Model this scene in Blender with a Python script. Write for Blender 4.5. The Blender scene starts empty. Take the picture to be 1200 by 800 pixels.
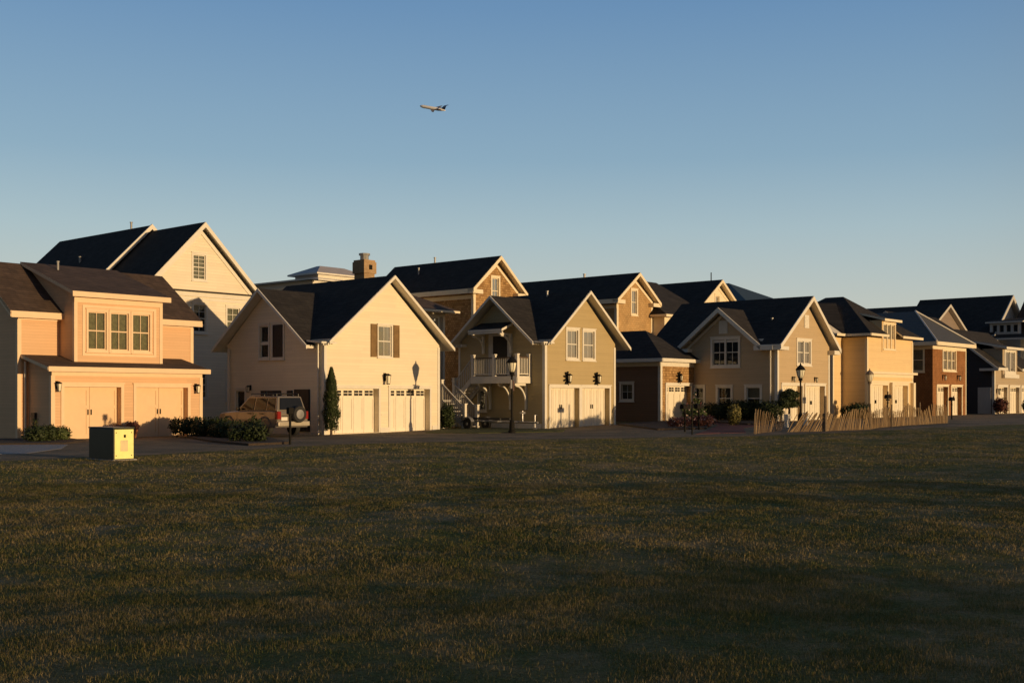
import bpy, math, random
import numpy as np
from mathutils import Vector, Matrix
from mathutils.geometry import tessellate_polygon

random.seed(11)
rng = np.random.default_rng(5)
sc = bpy.context.scene
COL = sc.collection
R = math.radians

# ------------------------------------------------------------------ site axes
T = R(41.1)                       # the row of houses runs along "a", its depth along "b"
ST, CT = math.sin(T), math.cos(T)
RZ = R(90 - 41.1)
def W(a, b, z=0.0):
    return Vector((a * ST - b * CT, a * CT + b * ST, z))

def sstep(x, e0, e1):
    t = np.clip((x - e0) / (e1 - e0), 0, 1)
    return t * t * (3 - 2 * t)

_lat = rng.random((256, 256))
def vnoise(x, y):
    xi = np.floor(x).astype(int); yi = np.floor(y).astype(int)
    fx = x - xi; fy = y - yi
    fx = fx * fx * (3 - 2 * fx); fy = fy * fy * (3 - 2 * fy)
    g = lambda i, j: _lat[i % 256, j % 256]
    return (g(xi, yi) * (1 - fx) + g(xi + 1, yi) * fx) * (1 - fy) + (g(xi, yi + 1) * (1 - fx) + g(xi + 1, yi + 1) * fx) * fy

LAWN_EDGE_A = np.array([-60, 14, 19, 27.6, 35.6, 39.6, 44, 50, 55, 75, 140.0])
LAWN_EDGE_B = np.array([30.5, 30.6, 30.4, 32.2, 29.3, 26.2, 23.0, 21.6, 20.6, 15.5, -3.0])
def edge_b(a): return np.interp(a, LAWN_EDGE_A, LAWN_EDGE_B)

def ground(x, y):
    """height of the ground at world x, y (numpy)"""
    x = np.asarray(x, float); y = np.asarray(y, float)
    a = x * ST + y * CT; b = -x * CT + y * ST
    base = -0.07 + 0.34 * sstep(a, 30, 66)
    m = sstep(edge_b(a) - b, 0.3, 6.0)
    u = (vnoise(x * .035 + 7, y * .19 + 3) - .5) * .17 + (vnoise(x * .14 + 3, y * .6) - .5) * .06 + (vnoise(x * .9, y * 1.4) - .5) * .03
    far = 1 - sstep(np.hypot(x, y), 120, 260)
    return base + m * u * far - m * .03
def gz(a, b):
    p = W(a, b); return float(ground(p.x, p.y))

# ------------------------------------------------------------------ materials
MATS = {}
def newmat(name):
    m = bpy.data.materials.new(name); m.use_nodes = True
    nt = m.node_tree; bs = nt.nodes['Principled BSDF']
    return m, nt, bs
def N(nt, t, **kw):
    n = nt.nodes.new(t)
    for k, v in kw.items():
        if k in ('operation', 'blend_type', 'noise_dimensions', 'feature', 'wave_type', 'bands_direction', 'wave_profile', 'data_type'):
            setattr(n, k, v)
        else:
            n.inputs[k].default_value = v
    return n
def ramp(nt, fac, stops):
    r = nt.nodes.new('ShaderNodeValToRGB'); el = r.color_ramp.elements
    while len(el) > 1: el.remove(el[-1])
    el[0].position, el[0].color = stops[0][0], (*stops[0][1], 1)
    for p, c in stops[1:]:
        e = el.new(p); e.color = (*c, 1)
    nt.links.new(fac, r.inputs[0]); return r.outputs[0]
def mul(c, k): return tuple(min(1, x * k) for x in c)

def plain(name, col, rough=.6, metal=0., var=.12, scale=3., bump=0., bscale=60., spec=.4):
    if name in MATS: return MATS[name]
    m, nt, bs = newmat(name)
    tc = nt.nodes.new('ShaderNodeTexCoord')
    nz = N(nt, 'ShaderNodeTexNoise', Scale=scale, Detail=5., Roughness=.65)
    nt.links.new(tc.outputs['Object'], nz.inputs['Vector'])
    c = ramp(nt, nz.outputs['Fac'], [(.3, mul(col, 1 - var)), (.7, mul(col, 1 + var))])
    nt.links.new(c, bs.inputs['Base Color'])
    bs.inputs['Roughness'].default_value = rough; bs.inputs['Metallic'].default_value = metal
    bs.inputs['Specular IOR Level'].default_value = spec
    if bump:
        n2 = N(nt, 'ShaderNodeTexNoise', Scale=bscale, Detail=4.)
        nt.links.new(tc.outputs['Object'], n2.inputs['Vector'])
        b = N(nt, 'ShaderNodeBump', Strength=bump, Distance=.02)
        nt.links.new(n2.outputs['Fac'], b.inputs['Height']); nt.links.new(b.outputs[0], bs.inputs['Normal'])
    MATS[name] = m; return m

def siding(name, col, lap=.13, var=.055, strength=1., line=.88):
    """painted lap boards: saw-tooth relief every lap, butt joints, faint weathering"""
    m, nt, bs = newmat(name); l = nt.links
    tc = nt.nodes.new('ShaderNodeTexCoord'); sp = nt.nodes.new('ShaderNodeSeparateXYZ')
    l.new(tc.outputs['Object'], sp.inputs[0])
    d = N(nt, 'ShaderNodeMath', operation='DIVIDE'); l.new(sp.outputs['Z'], d.inputs[0]); d.inputs[1].default_value = lap
    fr = N(nt, 'ShaderNodeMath', operation='FRACT'); l.new(d.outputs[0], fr.inputs[0])
    saw = N(nt, 'ShaderNodeMath', operation='SUBTRACT'); saw.inputs[0].default_value = 1.; l.new(fr.outputs[0], saw.inputs[1])
    b = N(nt, 'ShaderNodeBump', Strength=strength * .7, Distance=.012)
    l.new(saw.outputs[0], b.inputs['Height']); l.new(b.outputs[0], bs.inputs['Normal'])
    # each board row its own faint tone, plus broad weathering
    fl = N(nt, 'ShaderNodeMath', operation='FLOOR'); l.new(d.outputs[0], fl.inputs[0])
    sx = N(nt, 'ShaderNodeMath', operation='ADD'); l.new(sp.outputs['X'], sx.inputs[0]); l.new(sp.outputs['Y'], sx.inputs[1])
    dv = N(nt, 'ShaderNodeMath', operation='MULTIPLY'); l.new(sx.outputs[0], dv.inputs[0]); dv.inputs[1].default_value = .33
    wn0 = N(nt, 'ShaderNodeTexWhiteNoise', noise_dimensions='1D'); l.new(fl.outputs[0], wn0.inputs['W'])
    ad = N(nt, 'ShaderNodeMath', operation='ADD'); l.new(dv.outputs[0], ad.inputs[0]); l.new(wn0.outputs['Value'], ad.inputs[1])
    f2 = N(nt, 'ShaderNodeMath', operation='FLOOR'); l.new(ad.outputs[0], f2.inputs[0])
    cv = nt.nodes.new('ShaderNodeCombineXYZ'); l.new(f2.outputs[0], cv.inputs[0]); l.new(fl.outputs[0], cv.inputs[1])
    wn = N(nt, 'ShaderNodeTexWhiteNoise', noise_dimensions='2D'); l.new(cv.outputs[0], wn.inputs['Vector'])
    nz = N(nt, 'ShaderNodeTexNoise', Scale=.9, Detail=6., Roughness=.6); l.new(tc.outputs['Object'], nz.inputs['Vector'])
    mx = N(nt, 'ShaderNodeMath', operation='MULTIPLY'); l.new(wn.outputs['Value'], mx.inputs[0]); mx.inputs[1].default_value = .45
    m2 = N(nt, 'ShaderNodeMath', operation='ADD'); l.new(mx.outputs[0], m2.inputs[0]); l.new(nz.outputs['Fac'], m2.inputs[1])
    c = ramp(nt, m2.outputs[0], [(.4, mul(col, 1 - var)), (1.0, mul(col, 1 + var))])
    # dark line of the lap's lower edge
    gt = N(nt, 'ShaderNodeMath', operation='LESS_THAN'); l.new(fr.outputs[0], gt.inputs[0]); gt.inputs[1].default_value = .12
    mc = nt.nodes.new('ShaderNodeMix'); mc.data_type = 'RGBA'; l.new(gt.outputs[0], mc.inputs[0]); l.new(c, mc.inputs[6])
    mc.inputs[7].default_value = (*mul(col, line), 1)
    l.new(mc.outputs[2], bs.inputs['Base Color'])
    bs.inputs['Roughness'].default_value = .55; bs.inputs['Specular IOR Level'].default_value = .3
    return m

def shingle(name, c1, c2, w=.16, h=.15, bump=.6, rough=.85, grout=.45):
    """courses of shingles, wood on walls or asphalt on roofs"""
    m, nt, bs = newmat(name); l = nt.links
    tc = nt.nodes.new('ShaderNodeTexCoord'); sp = nt.nodes.new('ShaderNodeSeparateXYZ'); l.new(tc.outputs['Object'], sp.inputs[0])
    ad = N(nt, 'ShaderNodeMath', operation='ADD'); l.new(sp.outputs['X'], ad.inputs[0]); l.new(sp.outputs['Y'], ad.inputs[1])
    cv = nt.nodes.new('ShaderNodeCombineXYZ'); l.new(ad.outputs[0], cv.inputs[0]); l.new(sp.outputs['Z'], cv.inputs[1])
    br = nt.nodes.new('ShaderNodeTexBrick')
    l.new(cv.outputs[0], br.inputs['Vector'])
    br.inputs['Scale'].default_value = 1.; br.inputs['Brick Width'].default_value = w; br.inputs['Row Height'].default_value = h
    br.inputs['Mortar Size'].default_value = .009; br.inputs['Mortar Smooth'].default_value = .3
    br.inputs['Color1'].default_value = (*c1, 1); br.inputs['Color2'].default_value = (*c2, 1); br.inputs['Mortar'].default_value = (*mul(c1, grout), 1)
    nz = N(nt, 'ShaderNodeTexNoise', Scale=1.3, Detail=6., Roughness=.7); l.new(tc.outputs['Object'], nz.inputs['Vector'])
    mx = nt.nodes.new('ShaderNodeMix'); mx.data_type = 'RGBA'; mx.blend_type = 'MULTIPLY'; mx.inputs[0].default_value = 1.
    l.new(br.outputs['Color'], mx.inputs[6])
    l.new(ramp(nt, nz.outputs['Fac'], [(.3, (.72, .72, .72)), (.7, (1.2, 1.2, 1.2))]), mx.inputs[7])
    l.new(mx.outputs[2], bs.inputs['Base Color'])
    b = N(nt, 'ShaderNodeBump', Strength=bump, Distance=.02); b.invert = True
    l.new(br.outputs['Fac'], b.inputs['Height']); l.new(b.outputs[0], bs.inputs['Normal'])
    bs.inputs['Roughness'].default_value = rough; bs.inputs['Specular IOR Level'].default_value = .25
    return m

def metalroof(name, col, pitch=.4):
    m, nt, bs = newmat(name); l = nt.links
    tc = nt.nodes.new('ShaderNodeTexCoord'); sp = nt.nodes.new('ShaderNodeSeparateXYZ'); l.new(tc.outputs['Object'], sp.inputs[0])
    d = N(nt, 'ShaderNodeMath', operation='DIVIDE'); l.new(sp.outputs['X'], d.inputs[0]); d.inputs[1].default_value = pitch
    fr = N(nt, 'ShaderNodeMath', operation='FRACT'); l.new(d.outputs[0], fr.inputs[0])
    lt = N(nt, 'ShaderNodeMath', operation='LESS_THAN'); l.new(fr.outputs[0], lt.inputs[0]); lt.inputs[1].default_value = .12
    b = N(nt, 'ShaderNodeBump', Strength=1., Distance=.04); l.new(lt.outputs[0], b.inputs['Height']); l.new(b.outputs[0], bs.inputs['Normal'])
    mc = nt.nodes.new('ShaderNodeMix'); mc.data_type = 'RGBA'; l.new(lt.outputs[0], mc.inputs[0])
    mc.inputs[6].default_value = (*col, 1); mc.inputs[7].default_value = (*mul(col, 1.35), 1); l.new(mc.outputs[2], bs.inputs['Base Color'])
    bs.inputs['Roughness'].default_value = .6; bs.inputs['Metallic'].default_value = .1; bs.inputs['Specular IOR Level'].default_value = .25
    return m

def glass(name, tint=(.06, .07, .08), clear=.8):
    m = bpy.data.materials.new(name); m.use_nodes = True; nt = m.node_tree; l = nt.links
    for n in list(nt.nodes): nt.nodes.remove(n)
    out = nt.nodes.new('ShaderNodeOutputMaterial')
    gl = N(nt, 'ShaderNodeBsdfGlossy', Roughness=.03); gl.inputs['Color'].default_value = (.9, .92, .95, 1)
    tr = nt.nodes.new('ShaderNodeBsdfTransparent'); tr.inputs['Color'].default_value = (.78, .8, .78, 1)
    df = N(nt, 'ShaderNodeBsdfDiffuse'); df.inputs['Color'].default_value = (*tint, 1)
    lw = N(nt, 'ShaderNodeLayerWeight', Blend=.32)
    tc = nt.nodes.new('ShaderNodeTexCoord'); nz = N(nt, 'ShaderNodeTexNoise', Scale=1.8, Detail=2.); l.new(tc.outputs['Object'], nz.inputs['Vector'])
    b = N(nt, 'ShaderNodeBump', Strength=.12, Distance=.05); l.new(nz.outputs['Fac'], b.inputs['Height']); l.new(b.outputs[0], gl.inputs['Normal'])
    m1 = N(nt, 'ShaderNodeMixShader'); m1.inputs[0].default_value = clear; l.new(df.outputs[0], m1.inputs[1]); l.new(tr.outputs[0], m1.inputs[2])
    m2 = N(nt, 'ShaderNodeMixShader'); l.new(lw.outputs['Fresnel'], m2.inputs[0]); l.new(m1.outputs[0], m2.inputs[1]); l.new(gl.outputs[0], m2.inputs[2])
    l.new(m2.outputs[0], out.inputs[0]); return m

def leafmat(name, c1, c2, rough=.6):
    m, nt, bs = newmat(name); l = nt.links
    g = nt.nodes.new('ShaderNodeNewGeometry')
    l.new(ramp(nt, g.outputs['Random Per Island'], [(0., c1), (1., c2)]), bs.inputs['Base Color'])
    bs.inputs['Roughness'].default_value = rough; bs.inputs['Specular IOR Level'].default_value = .2
    return m

TRIM = plain('white_trim', (.72, .68, .60), .5, var=.06)
TRIMG = plain('grey_white_trim', (.52, .50, .47), .5, var=.06)
TRIMC = plain('cream_trim', (.80, .70, .52), .5, var=.05)
DOORW = plain('door_paint', (.80, .73, .60), .5, var=.04)
DOORP = plain('peach_door_paint', (.76, .54, .33), .5, var=.04); TRIMP = plain('peach_trim', (.78, .58, .38), .5, var=.05)
ROOF = shingle('asphalt_roof_shingles', (.026, .023, .021), (.040, .035, .031), .32, .1, .5, .95, .6)
ROOFB = shingle('brown_roof_shingles', (.070, .048, .036), (.105, .070, .050), .32, .1, .5, .95, .6)
GREENM = metalroof('green_metal_roof', (.035, .05, .048))
GREYM = metalroof('grey_metal_roof', (.075, .073, .066), .3)
GLASS = glass('window_glass')
BLIND = plain('blind', (.74, .70, .58), .8, var=.12, scale=4)
CURT = plain('curtain', (.62, .56, .30), .9, var=.35, scale=7)
DARKIN = plain('dark_interior', (.035, .03, .028), .9)
BLACK = plain('black_paint', (.018, .017, .016), .45)
IRON = plain('cast_iron_paint', (.014, .013, .011), .7, 0, spec=.1)
SHUT = plain('brown_shutter', (.20, .12, .045), .6, var=.25)
SHUTD = plain('dark_shutter', (.035, .025, .022), .6)
BRICKF = shingle('chimney_brick', (.40, .27, .15), (.46, .32, .19), .22, .075, .4, .85, .75)
CONC = plain('concrete', (.32, .30, .28), .9, bump=.3)
DKMETAL = plain('vent_metal', (.3, .3, .3), .5, .4)

# ------------------------------------------------------------------ mesh builder
class MB:
    def __init__(self): self.v = []; self.f = []; self.mi = []
    def add(self, vs, fs, mi=0):
        o = len(self.v); self.v += [tuple(p) for p in vs]
        for f in fs: self.f.append([o + i for i in f]); self.mi.append(mi)
        return self
    def box(self, x0, y0, z0, x1, y1, z1, mi=0):
        vs = [(x, y, z) for z in (z0, z1) for y in (y0, y1) for x in (x0, x1)]
        return self.add(vs, [(0, 2, 3, 1), (4, 5, 7, 6), (0, 1, 5, 4), (2, 6, 7, 3), (0, 4, 6, 2), (1, 3, 7, 5)], mi)
    def hexa(self, p, mi=0):   # 4 lower + 4 upper corners
        return self.add(p, [(3, 2, 1, 0), (4, 5, 6, 7), (0, 1, 5, 4), (1, 2, 6, 5), (2, 3, 7, 6), (3, 0, 4, 7)], mi)
    def slab(self, pts, t, top=0, rest=1):
        n = len(pts); lo = [(p[0], p[1], p[2] - t) for p in pts]
        self.add(pts, [tuple(range(n))], top)
        self.add(lo, [tuple(range(n))[::-1]], rest)
        for i in range(n):
            j = (i + 1) % n
            self.add([pts[i], pts[j], lo[j], lo[i]], [(0, 1, 2, 3)], rest)
        return self
    def tube(self, p0, p1, r0, r1=None, n=8, cap=True, mi=0):
        r1 = r0 if r1 is None else r1
        p0 = Vector(p0); p1 = Vector(p1); d = (p1 - p0).normalized()
        u = d.orthogonal().normalized(); w = d.cross(u)
        vs = []
        for p, r in ((p0, r0), (p1, r1)):
            for k in range(n):
                t = 2 * math.pi * k / n; vs.append(p + u * (r * math.cos(t)) + w * (r * math.sin(t)))
        fs = [(k, (k + 1) % n, n + (k + 1) % n, n + k) for k in range(n)]
        if cap: fs += [tuple(range(n))[::-1], tuple(range(n, 2 * n))]
        return self.add(vs, fs, mi)
    def lathe(self, c, prof, n=12, mi=0, axis='z'):
        vs = []
        for r, h in prof:
            for k in range(n):
                t = 2 * math.pi * k / n
                q = (r * math.cos(t), r * math.sin(t), h)
                if axis == 'x': q = (h, q[0], q[1])
                if axis == 'y': q = (q[0], h, q[1])
                vs.append((c[0] + q[0], c[1] + q[1], c[2] + q[2]))
        fs = []
        for i in range(len(prof) - 1):
            for k in range(n): fs.append((i * n + k, i * n + (k + 1) % n, (i + 1) * n + (k + 1) % n, (i + 1) * n + k))
        fs += [tuple(range(n))[::-1], tuple(range((len(prof) - 1) * n, len(prof) * n))]
        return self.add(vs, fs, mi)
    def build(self, name, mats, parent=None, smooth=False, bevel=0):
        me = bpy.data.meshes.new(name); me.from_pydata(self.v, [], self.f)
        if not isinstance(mats, (list, tuple)): mats = [mats]
        for m in mats: me.materials.append(m)
        if len(mats) > 1: me.polygons.foreach_set('material_index', [min(i, len(mats) - 1) for i in self.mi])
        if smooth: me.polygons.foreach_set('use_smooth', [True] * len(me.polygons))
        me.update()
        o = bpy.data.objects.new(name, me); COL.objects.link(o)
        if parent: o.parent = parent
        if bevel:
            md = o.modifiers.new('bevel', 'BEVEL'); md.width = bevel; md.segments = 2; md.limit_method = 'ANGLE'
        return o

def thing(name, label, cat, a, b, z=0., rz=0., group=None):
    o = bpy.data.objects.new(name, None); COL.objects.link(o)
    o.location = W(a, b, z); o.rotation_euler = (0, 0, RZ + rz)
    o.empty_display_size = .3
    o['label'] = label; o['category'] = cat
    if group: o['group'] = group
    return o
def tag(o, label, cat, group=None):
    o['label'] = label; o['category'] = cat
    if group: o['group'] = group
    return o
def structure(o, kind='structure'): o['kind'] = kind; return o

# ------------------------------------------------------------------ house kit
class Face:
    """one wall plane. s runs along it, z up, d outward. which = 'front' (faces -b) or 'left' (faces -a)"""
    def __init__(self, H, which, o, outline):
        self.H = H; self.o = Vector((o[0], o[1], 0)); self.outline = outline; self.holes = []
        self.S, self.Nn = {'front': (Vector((1, 0, 0)), Vector((0, -1, 0))), 'left': (Vector((0, 1, 0)), Vector((-1, 0, 0))),
                           'right': (Vector((0, 1, 0)), Vector((1, 0, 0))), 'back': (Vector((1, 0, 0)), Vector((0, 1, 0)))}[which]
        H.faces.append(self)
    def P(self, s, z, d=0.): return self.o + self.S * s + self.Nn * d + Vector((0, 0, z))
    def fbox(self, mb, s0, z0, s1, z1, d0, d1, mi=0):
        p = [self.P(s0, z0, d0), self.P(s1, z0, d0), self.P(s1, z0, d1), self.P(s0, z0, d1), self.P(s0, z1, d0), self.P(s1, z1, d0), self.P(s1, z1, d1), self.P(s0, z1, d1)]
        mb.hexa(p, mi)
    def board(self, mb, s0, z0, s1, z1, w, d0, d1, mi=0):
        """board of height w hanging under the line s0,z0 - s1,z1"""
        p = [self.P(s0, z0 - w, d0), self.P(s1, z1 - w, d0), self.P(s1, z1 - w, d1), self.P(s0, z0 - w, d1), self.P(s0, z0, d0), self.P(s1, z1, d0), self.P(s1, z1, d1), self.P(s0, z0, d1)]
        mb.hexa(p, mi)
    def hole(self, s0, z0, s1, z1, depth=.2): self.holes.append((s0, z0, s1, z1, depth))

class House:
    def __init__(self, name, label, cat, a, b, wall, trim=TRIM, roof=ROOF, group=None):
        self.e = thing(name, label, cat, a, b, 0., group=group); self.a = a; self.b = b
        self.wall = wall; self.trim = trim; self.roof = roof; self.faces = []; self.tr = MB(); self.extra = MB(); self.rf = MB()
    def face(self, which, o, outline): return Face(self, which, o, outline)
    def walls(self, name='wall'):
        mb = MB()
        for F in self.faces:
            loops = [[Vector((s, z, 0)) for s, z in F.outline]]
            for h in F.holes: loops.append([Vector((h[0], h[1], 0)), Vector((h[0], h[3], 0)), Vector((h[2], h[3], 0)), Vector((h[2], h[1], 0))])
            flat = [p for lp in loops for p in lp]
            tris = tessellate_polygon(loops)
            mb.add([F.P(p.x, p.y) for p in flat], [tuple(t) for t in tris])
            for (s0, z0, s1, z1, dp) in F.holes:
                c = [(s0, z0), (s1, z0), (s1, z1), (s0, z1)]
                for i in range(4):
                    p, q = c[i], c[(i + 1) % 4]
                    mb.add([F.P(*p), F.P(*q), F.P(*q, -dp), F.P(*p, -dp)], [(0, 1, 2, 3)])
        mb.v += self.extra.v and []
        if self.extra.v: mb.add(self.extra.v, self.extra.f)
        return mb.build(name, self.wall, self.e)
    def box_walls(self, w, d, zb, ze, front=None, left=None, x0=0., y0=0.):
        """four walls; front / left may be given their own outline"""
        rect = lambda n: [(0, zb), (n, zb), (n, ze), (0, ze)]
        F = self.face('front', (x0, y0), front or rect(w)); L = self.face('left', (x0, y0), left or rect(d))
        self.face('right', (x0 + w, y0), left or rect(d)); self.face('back', (x0, y0 + d), front or rect(w))
        return F, L
    def finish(self, wallname='wall'):
        self.walls(wallname)
        if self.tr.v: self.tr.build('fascia', self.trim, self.e)
        if self.rf.v: return self.rf.build('roof', [self.roof, self.trim], self.e)
    # roof with ridge along b (gable to the front); x's in local coords, top surface
    def gable_b(self, xl, xm, xr, y0, y1, zt, zr, t=.14, zr2=None):
        zl = zt if not isinstance(zt, tuple) else zt[0]; zrr = zt if not isinstance(zt, tuple) else zt[1]
        self.rf.slab([(xl, y0, zl), (xm, y0, zr), (xm, y1, zr), (xl, y1, zl)], t)
        self.rf.slab([(xm, y0, zr), (xr, y0, zrr), (xr, y1, zrr), (xm, y1, zr)], t)
    def gable_a(self, y0, ym, y1, x0, x1, zt, zr, t=.14):
        self.rf.slab([(x0, y0, zt), (x1, y0, zt), (x1, ym, zr), (x0, ym, zr)], t)
        self.rf.slab([(x0, ym, zr), (x1, ym, zr), (x1, y1, zt), (x0, y1, zt)], t)
    def corner(self, x, y, zb, zt, w=.14, sx=1, sy=1):
        """corner boards; (x,y) the wall corner, sx/sy point from the corner into the walls"""
        c = MB()
        c.box(min(x - .025 * sx, x + w * sx), min(y - .025 * sy, y), zb, max(x - .025 * sx, x + w * sx), max(y - .025 * sy, y), zt)
        c.box(min(x - .025 * sx, x), min(y, y + w * sy), zb, max(x - .025 * sx, x), max(y, y + w * sy), zt)
        c.build('corner_board', self.trim, self.e)

def window(F, s0, z0, s1, z1, cols=2, rows=1, hung=True, fill='dark', casing=.1, trim=None, group=1, label=None):
    """group = number of sashes side by side in one casing"""
    H = F.H; trim = trim or H.trim
    F.hole(s0, z0, s1, z1, .2)
    mb = MB(); c = casing
    F.fbox(mb, s0 - c, z0 - c, s0, z1 + c, 0, .035); F.fbox(mb, s1, z0 - c, s1 + c, z1 + c, 0, .035)
    F.fbox(mb, s0, z1, s1, z1 + c, 0, .035); F.fbox(mb, s0, z0 - c, s1, z0, 0, .05)
    F.fbox(mb, s0 - c - .03, z1 + c, s1 + c + .03, z1 + c + .04, 0, .07)
    F.fbox(mb, s0 - c - .03, z0 - c - .04, s1 + c + .03, z0 - c, 0, .08)
    w = (s1 - s0) / group
    for g in range(group):
        a0 = s0 + g * w; a1 = a0 + w
        if g: F.fbox(mb, a0 - .05, z0, a0 + .05, z1, -.1, .03)
        fr = .045
        F.fbox(mb, a0, z0, a0 + fr, z1, -.1, -.05); F.fbox(mb, a1 - fr, z0, a1, z1, -.1, -.05)
        F.fbox(mb, a0 + fr, z0, a1 - fr, z0 + fr, -.1, -.05); F.fbox(mb, a0 + fr, z1 - fr, a1 - fr, z1, -.1, -.05)
        zm = (z0 + z1) / 2
        if hung: F.fbox(mb, a0 + fr, zm - .025, a1 - fr, zm + .025, -.1, -.045)
        for i in range(1, cols):
            s = a0 + (a1 - a0) * i / cols; F.fbox(mb, s - .012, z0 + fr, s + .012, z1 - fr, -.095, -.065)
        spans = [(z0, zm), (zm, z1)] if hung else [(z0, z1)]
        for (q0, q1) in spans:
            for i in range(1, rows + 1 if rows > 1 else 1):
                if i < rows:
                    z = q0 + (q1 - q0) * i / rows; F.fbox(mb, a0 + fr, z - .012, a1 - fr, z + .012, -.095, -.067)
    o = mb.build('window', trim, H.e)
    if label: o['label'] = label
    p = MB(); F.fbox(p, s0, z0, s1, z1, -.084, -.078); p.build('pane', GLASS, o)
    q = MB()
    if fill == 'dark': F.fbox(q, s0, z0, s1, z1, -.199, -.19); q.build('dark_room_sheet', DARKIN, o)  # dark sheet in place of the unlit room behind the glass
    elif fill == 'half':
        F.fbox(q, s0, z0, s1, (z0 + z1) / 2, -.199, -.19); q.build('dark_room_sheet', DARKIN, o)
        q = MB(); F.fbox(q, s0, (z0 + z1) / 2, s1, z1, -.19, -.18); q.build('blind', BLIND, o)
    else:
        n = 14 * group; prev = None; zt = z1
        for i in range(n):
            a0 = s0 + (s1 - s0) * i / n; a1 = s0 + (s1 - s0) * (i + 1) / n
            d0 = -.17 + .02 * (i % 2); d1 = -.17 + .02 * ((i + 1) % 2)
            q.add([F.P(a0, z0, d0), F.P(a1, z0, d1), F.P(a1, zt, d1), F.P(a0, zt, d0)], [(0, 1, 2, 3)])
        q.build('curtain', BLIND if fill == 'blind' else CURT, o)
    return o

def shutter(F, s0, z0, s1, z1, mat):
    mb = MB(); F.fbox(mb, s0, z0, s1, z1, .005, .04)
    w = .05
    for (p0, q0, p1, q1) in ((s0, z0, s0 + w, z1), (s1 - w, z0, s1, z1), (s0 + w, z0, s1 - w, z0 + .09), (s0 + w, z1 - .08, s1 - w, z1), (s0 + w, (z0 + z1) / 2 - .04, s1 - w, (z0 + z1) / 2 + .04)):
        F.fbox(mb, p0, q0, p1, q1, .04, .06)
    z = z0 + .12
    while z < z1 - .1:
        F.fbox(mb, s0 + w, z, s1 - w, z + .03, .04, .052); z += .06
    return mb.build('shutter', mat, F.H.e)

def garage_door(F, s0, z0, s1, z1, style='plain', mat=DOORW, depth=.34, casing=.13, trim=None):
    H = F.H; F.hole(s0, z0, s1, z1, depth); trim = trim or H.trim
    mb = MB(); c = casing
    F.fbox(mb, s0 - c, z0, s0, z1 + c, 0, .04); F.fbox(mb, s1, z0, s1 + c, z1 + c, 0, .04); F.fbox(mb, s0, z1, s1, z1 + c, 0, .04)
    F.fbox(mb, s0 - c - .03, z1 + c, s1 + c + .03, z1 + c + .05, 0, .08)
    mb.build('door_casing', trim, H.e)
    d = MB(); D = -depth
    F.fbox(d, s0, z0, s1, z1, D, D + .03)
    w = s1 - s0; lite = []
    zt = z1 - .38 if style == 'lites' else z1
    cols = 4 if w > 1.6 else 2
    # stiles and rails of the leaves, with open grooves between boards
    nb = cols * 2 if style != 'plain' else max(4, int(w / .32))
    sm = (s0 + s1) / 2
    if style == 'plain':
        for (p, q) in ((s0, sm - .012), (sm + .012, s1)):
            F.fbox(d, p, z0, p + .12, z1, D + .03, D + .055); F.fbox(d, q - .12, z0, q, z1, D + .03, D + .055)
            F.fbox(d, p + .12, z0, q - .12, z0 + .2, D + .03, D + .055); F.fbox(d, p + .12, z1 - .14, q - .12, z1, D + .03, D + .055)
            F.fbox(d, p + .12, z0 + 1.25, q - .12, z0 + 1.37, D + .03, D + .055)
    else:
        for i in range(cols):
            p = s0 + w * i / cols; q = s0 + w * (i + 1) / cols
            F.fbox(d, p + .008, z0, p + .1, zt, D + .03, D + .055); F.fbox(d, q - .1, z0, q - .008, zt, D + .03, D + .055)
            F.fbox(d, p + .1, z0, q - .1, z0 + .16, D + .03, D + .055); F.fbox(d, p + .1, zt - .1, q - .1, zt, D + .03, D + .055)
            if style == 'boards':
                F.fbox(d, (p + q) / 2 - .07, z0 + .16, (p + q) / 2 + .07, zt - .1, D + .03, D + .045)
            if style == 'lites': lite.append((p + .07, zt + .05, q - .07, z1 - .09))
    o = d.build('garage_door', mat, H.e)
    if lite:
        g = MB(); bars = MB()
        for (p, y0, q, y1) in lite:
            F.fbox(g, p, y0, q, y1, D + .03, D + .034)
            F.fbox(bars, (p + q) / 2 - .014, y0, (p + q) / 2 + .014, y1, D + .034, D + .055); F.fbox(bars, p, (y0 + y1) / 2 - .014, (p + q) / 2 - .014, (y0 + y1) / 2 + .014, D + .034, D + .055)
            F.fbox(bars, (p + q) / 2 + .014, (y0 + y1) / 2 - .014, q, (y0 + y1) / 2 + .014, D + .034, D + .055)
            F.fbox(bars, p - .03, y1, q + .03, y1 + .03, D + .03, D + .055); F.fbox(bars, p - .03, y0 - .03, q + .03, y0, D + .03, D + .055)
        g.build('pane', BLACK, o); bars.build('muntin', mat, o)
    if style in ('plain', 'boards'):
        for sd in (-1, 1):
            h = MB(); x = sm + sd * .07
            F.fbox(h, x - .018, z0 + .98, x + .018, z0 + 1.2, D + .055, D + .1); h.build('handle', IRON, o)
    return o

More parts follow.
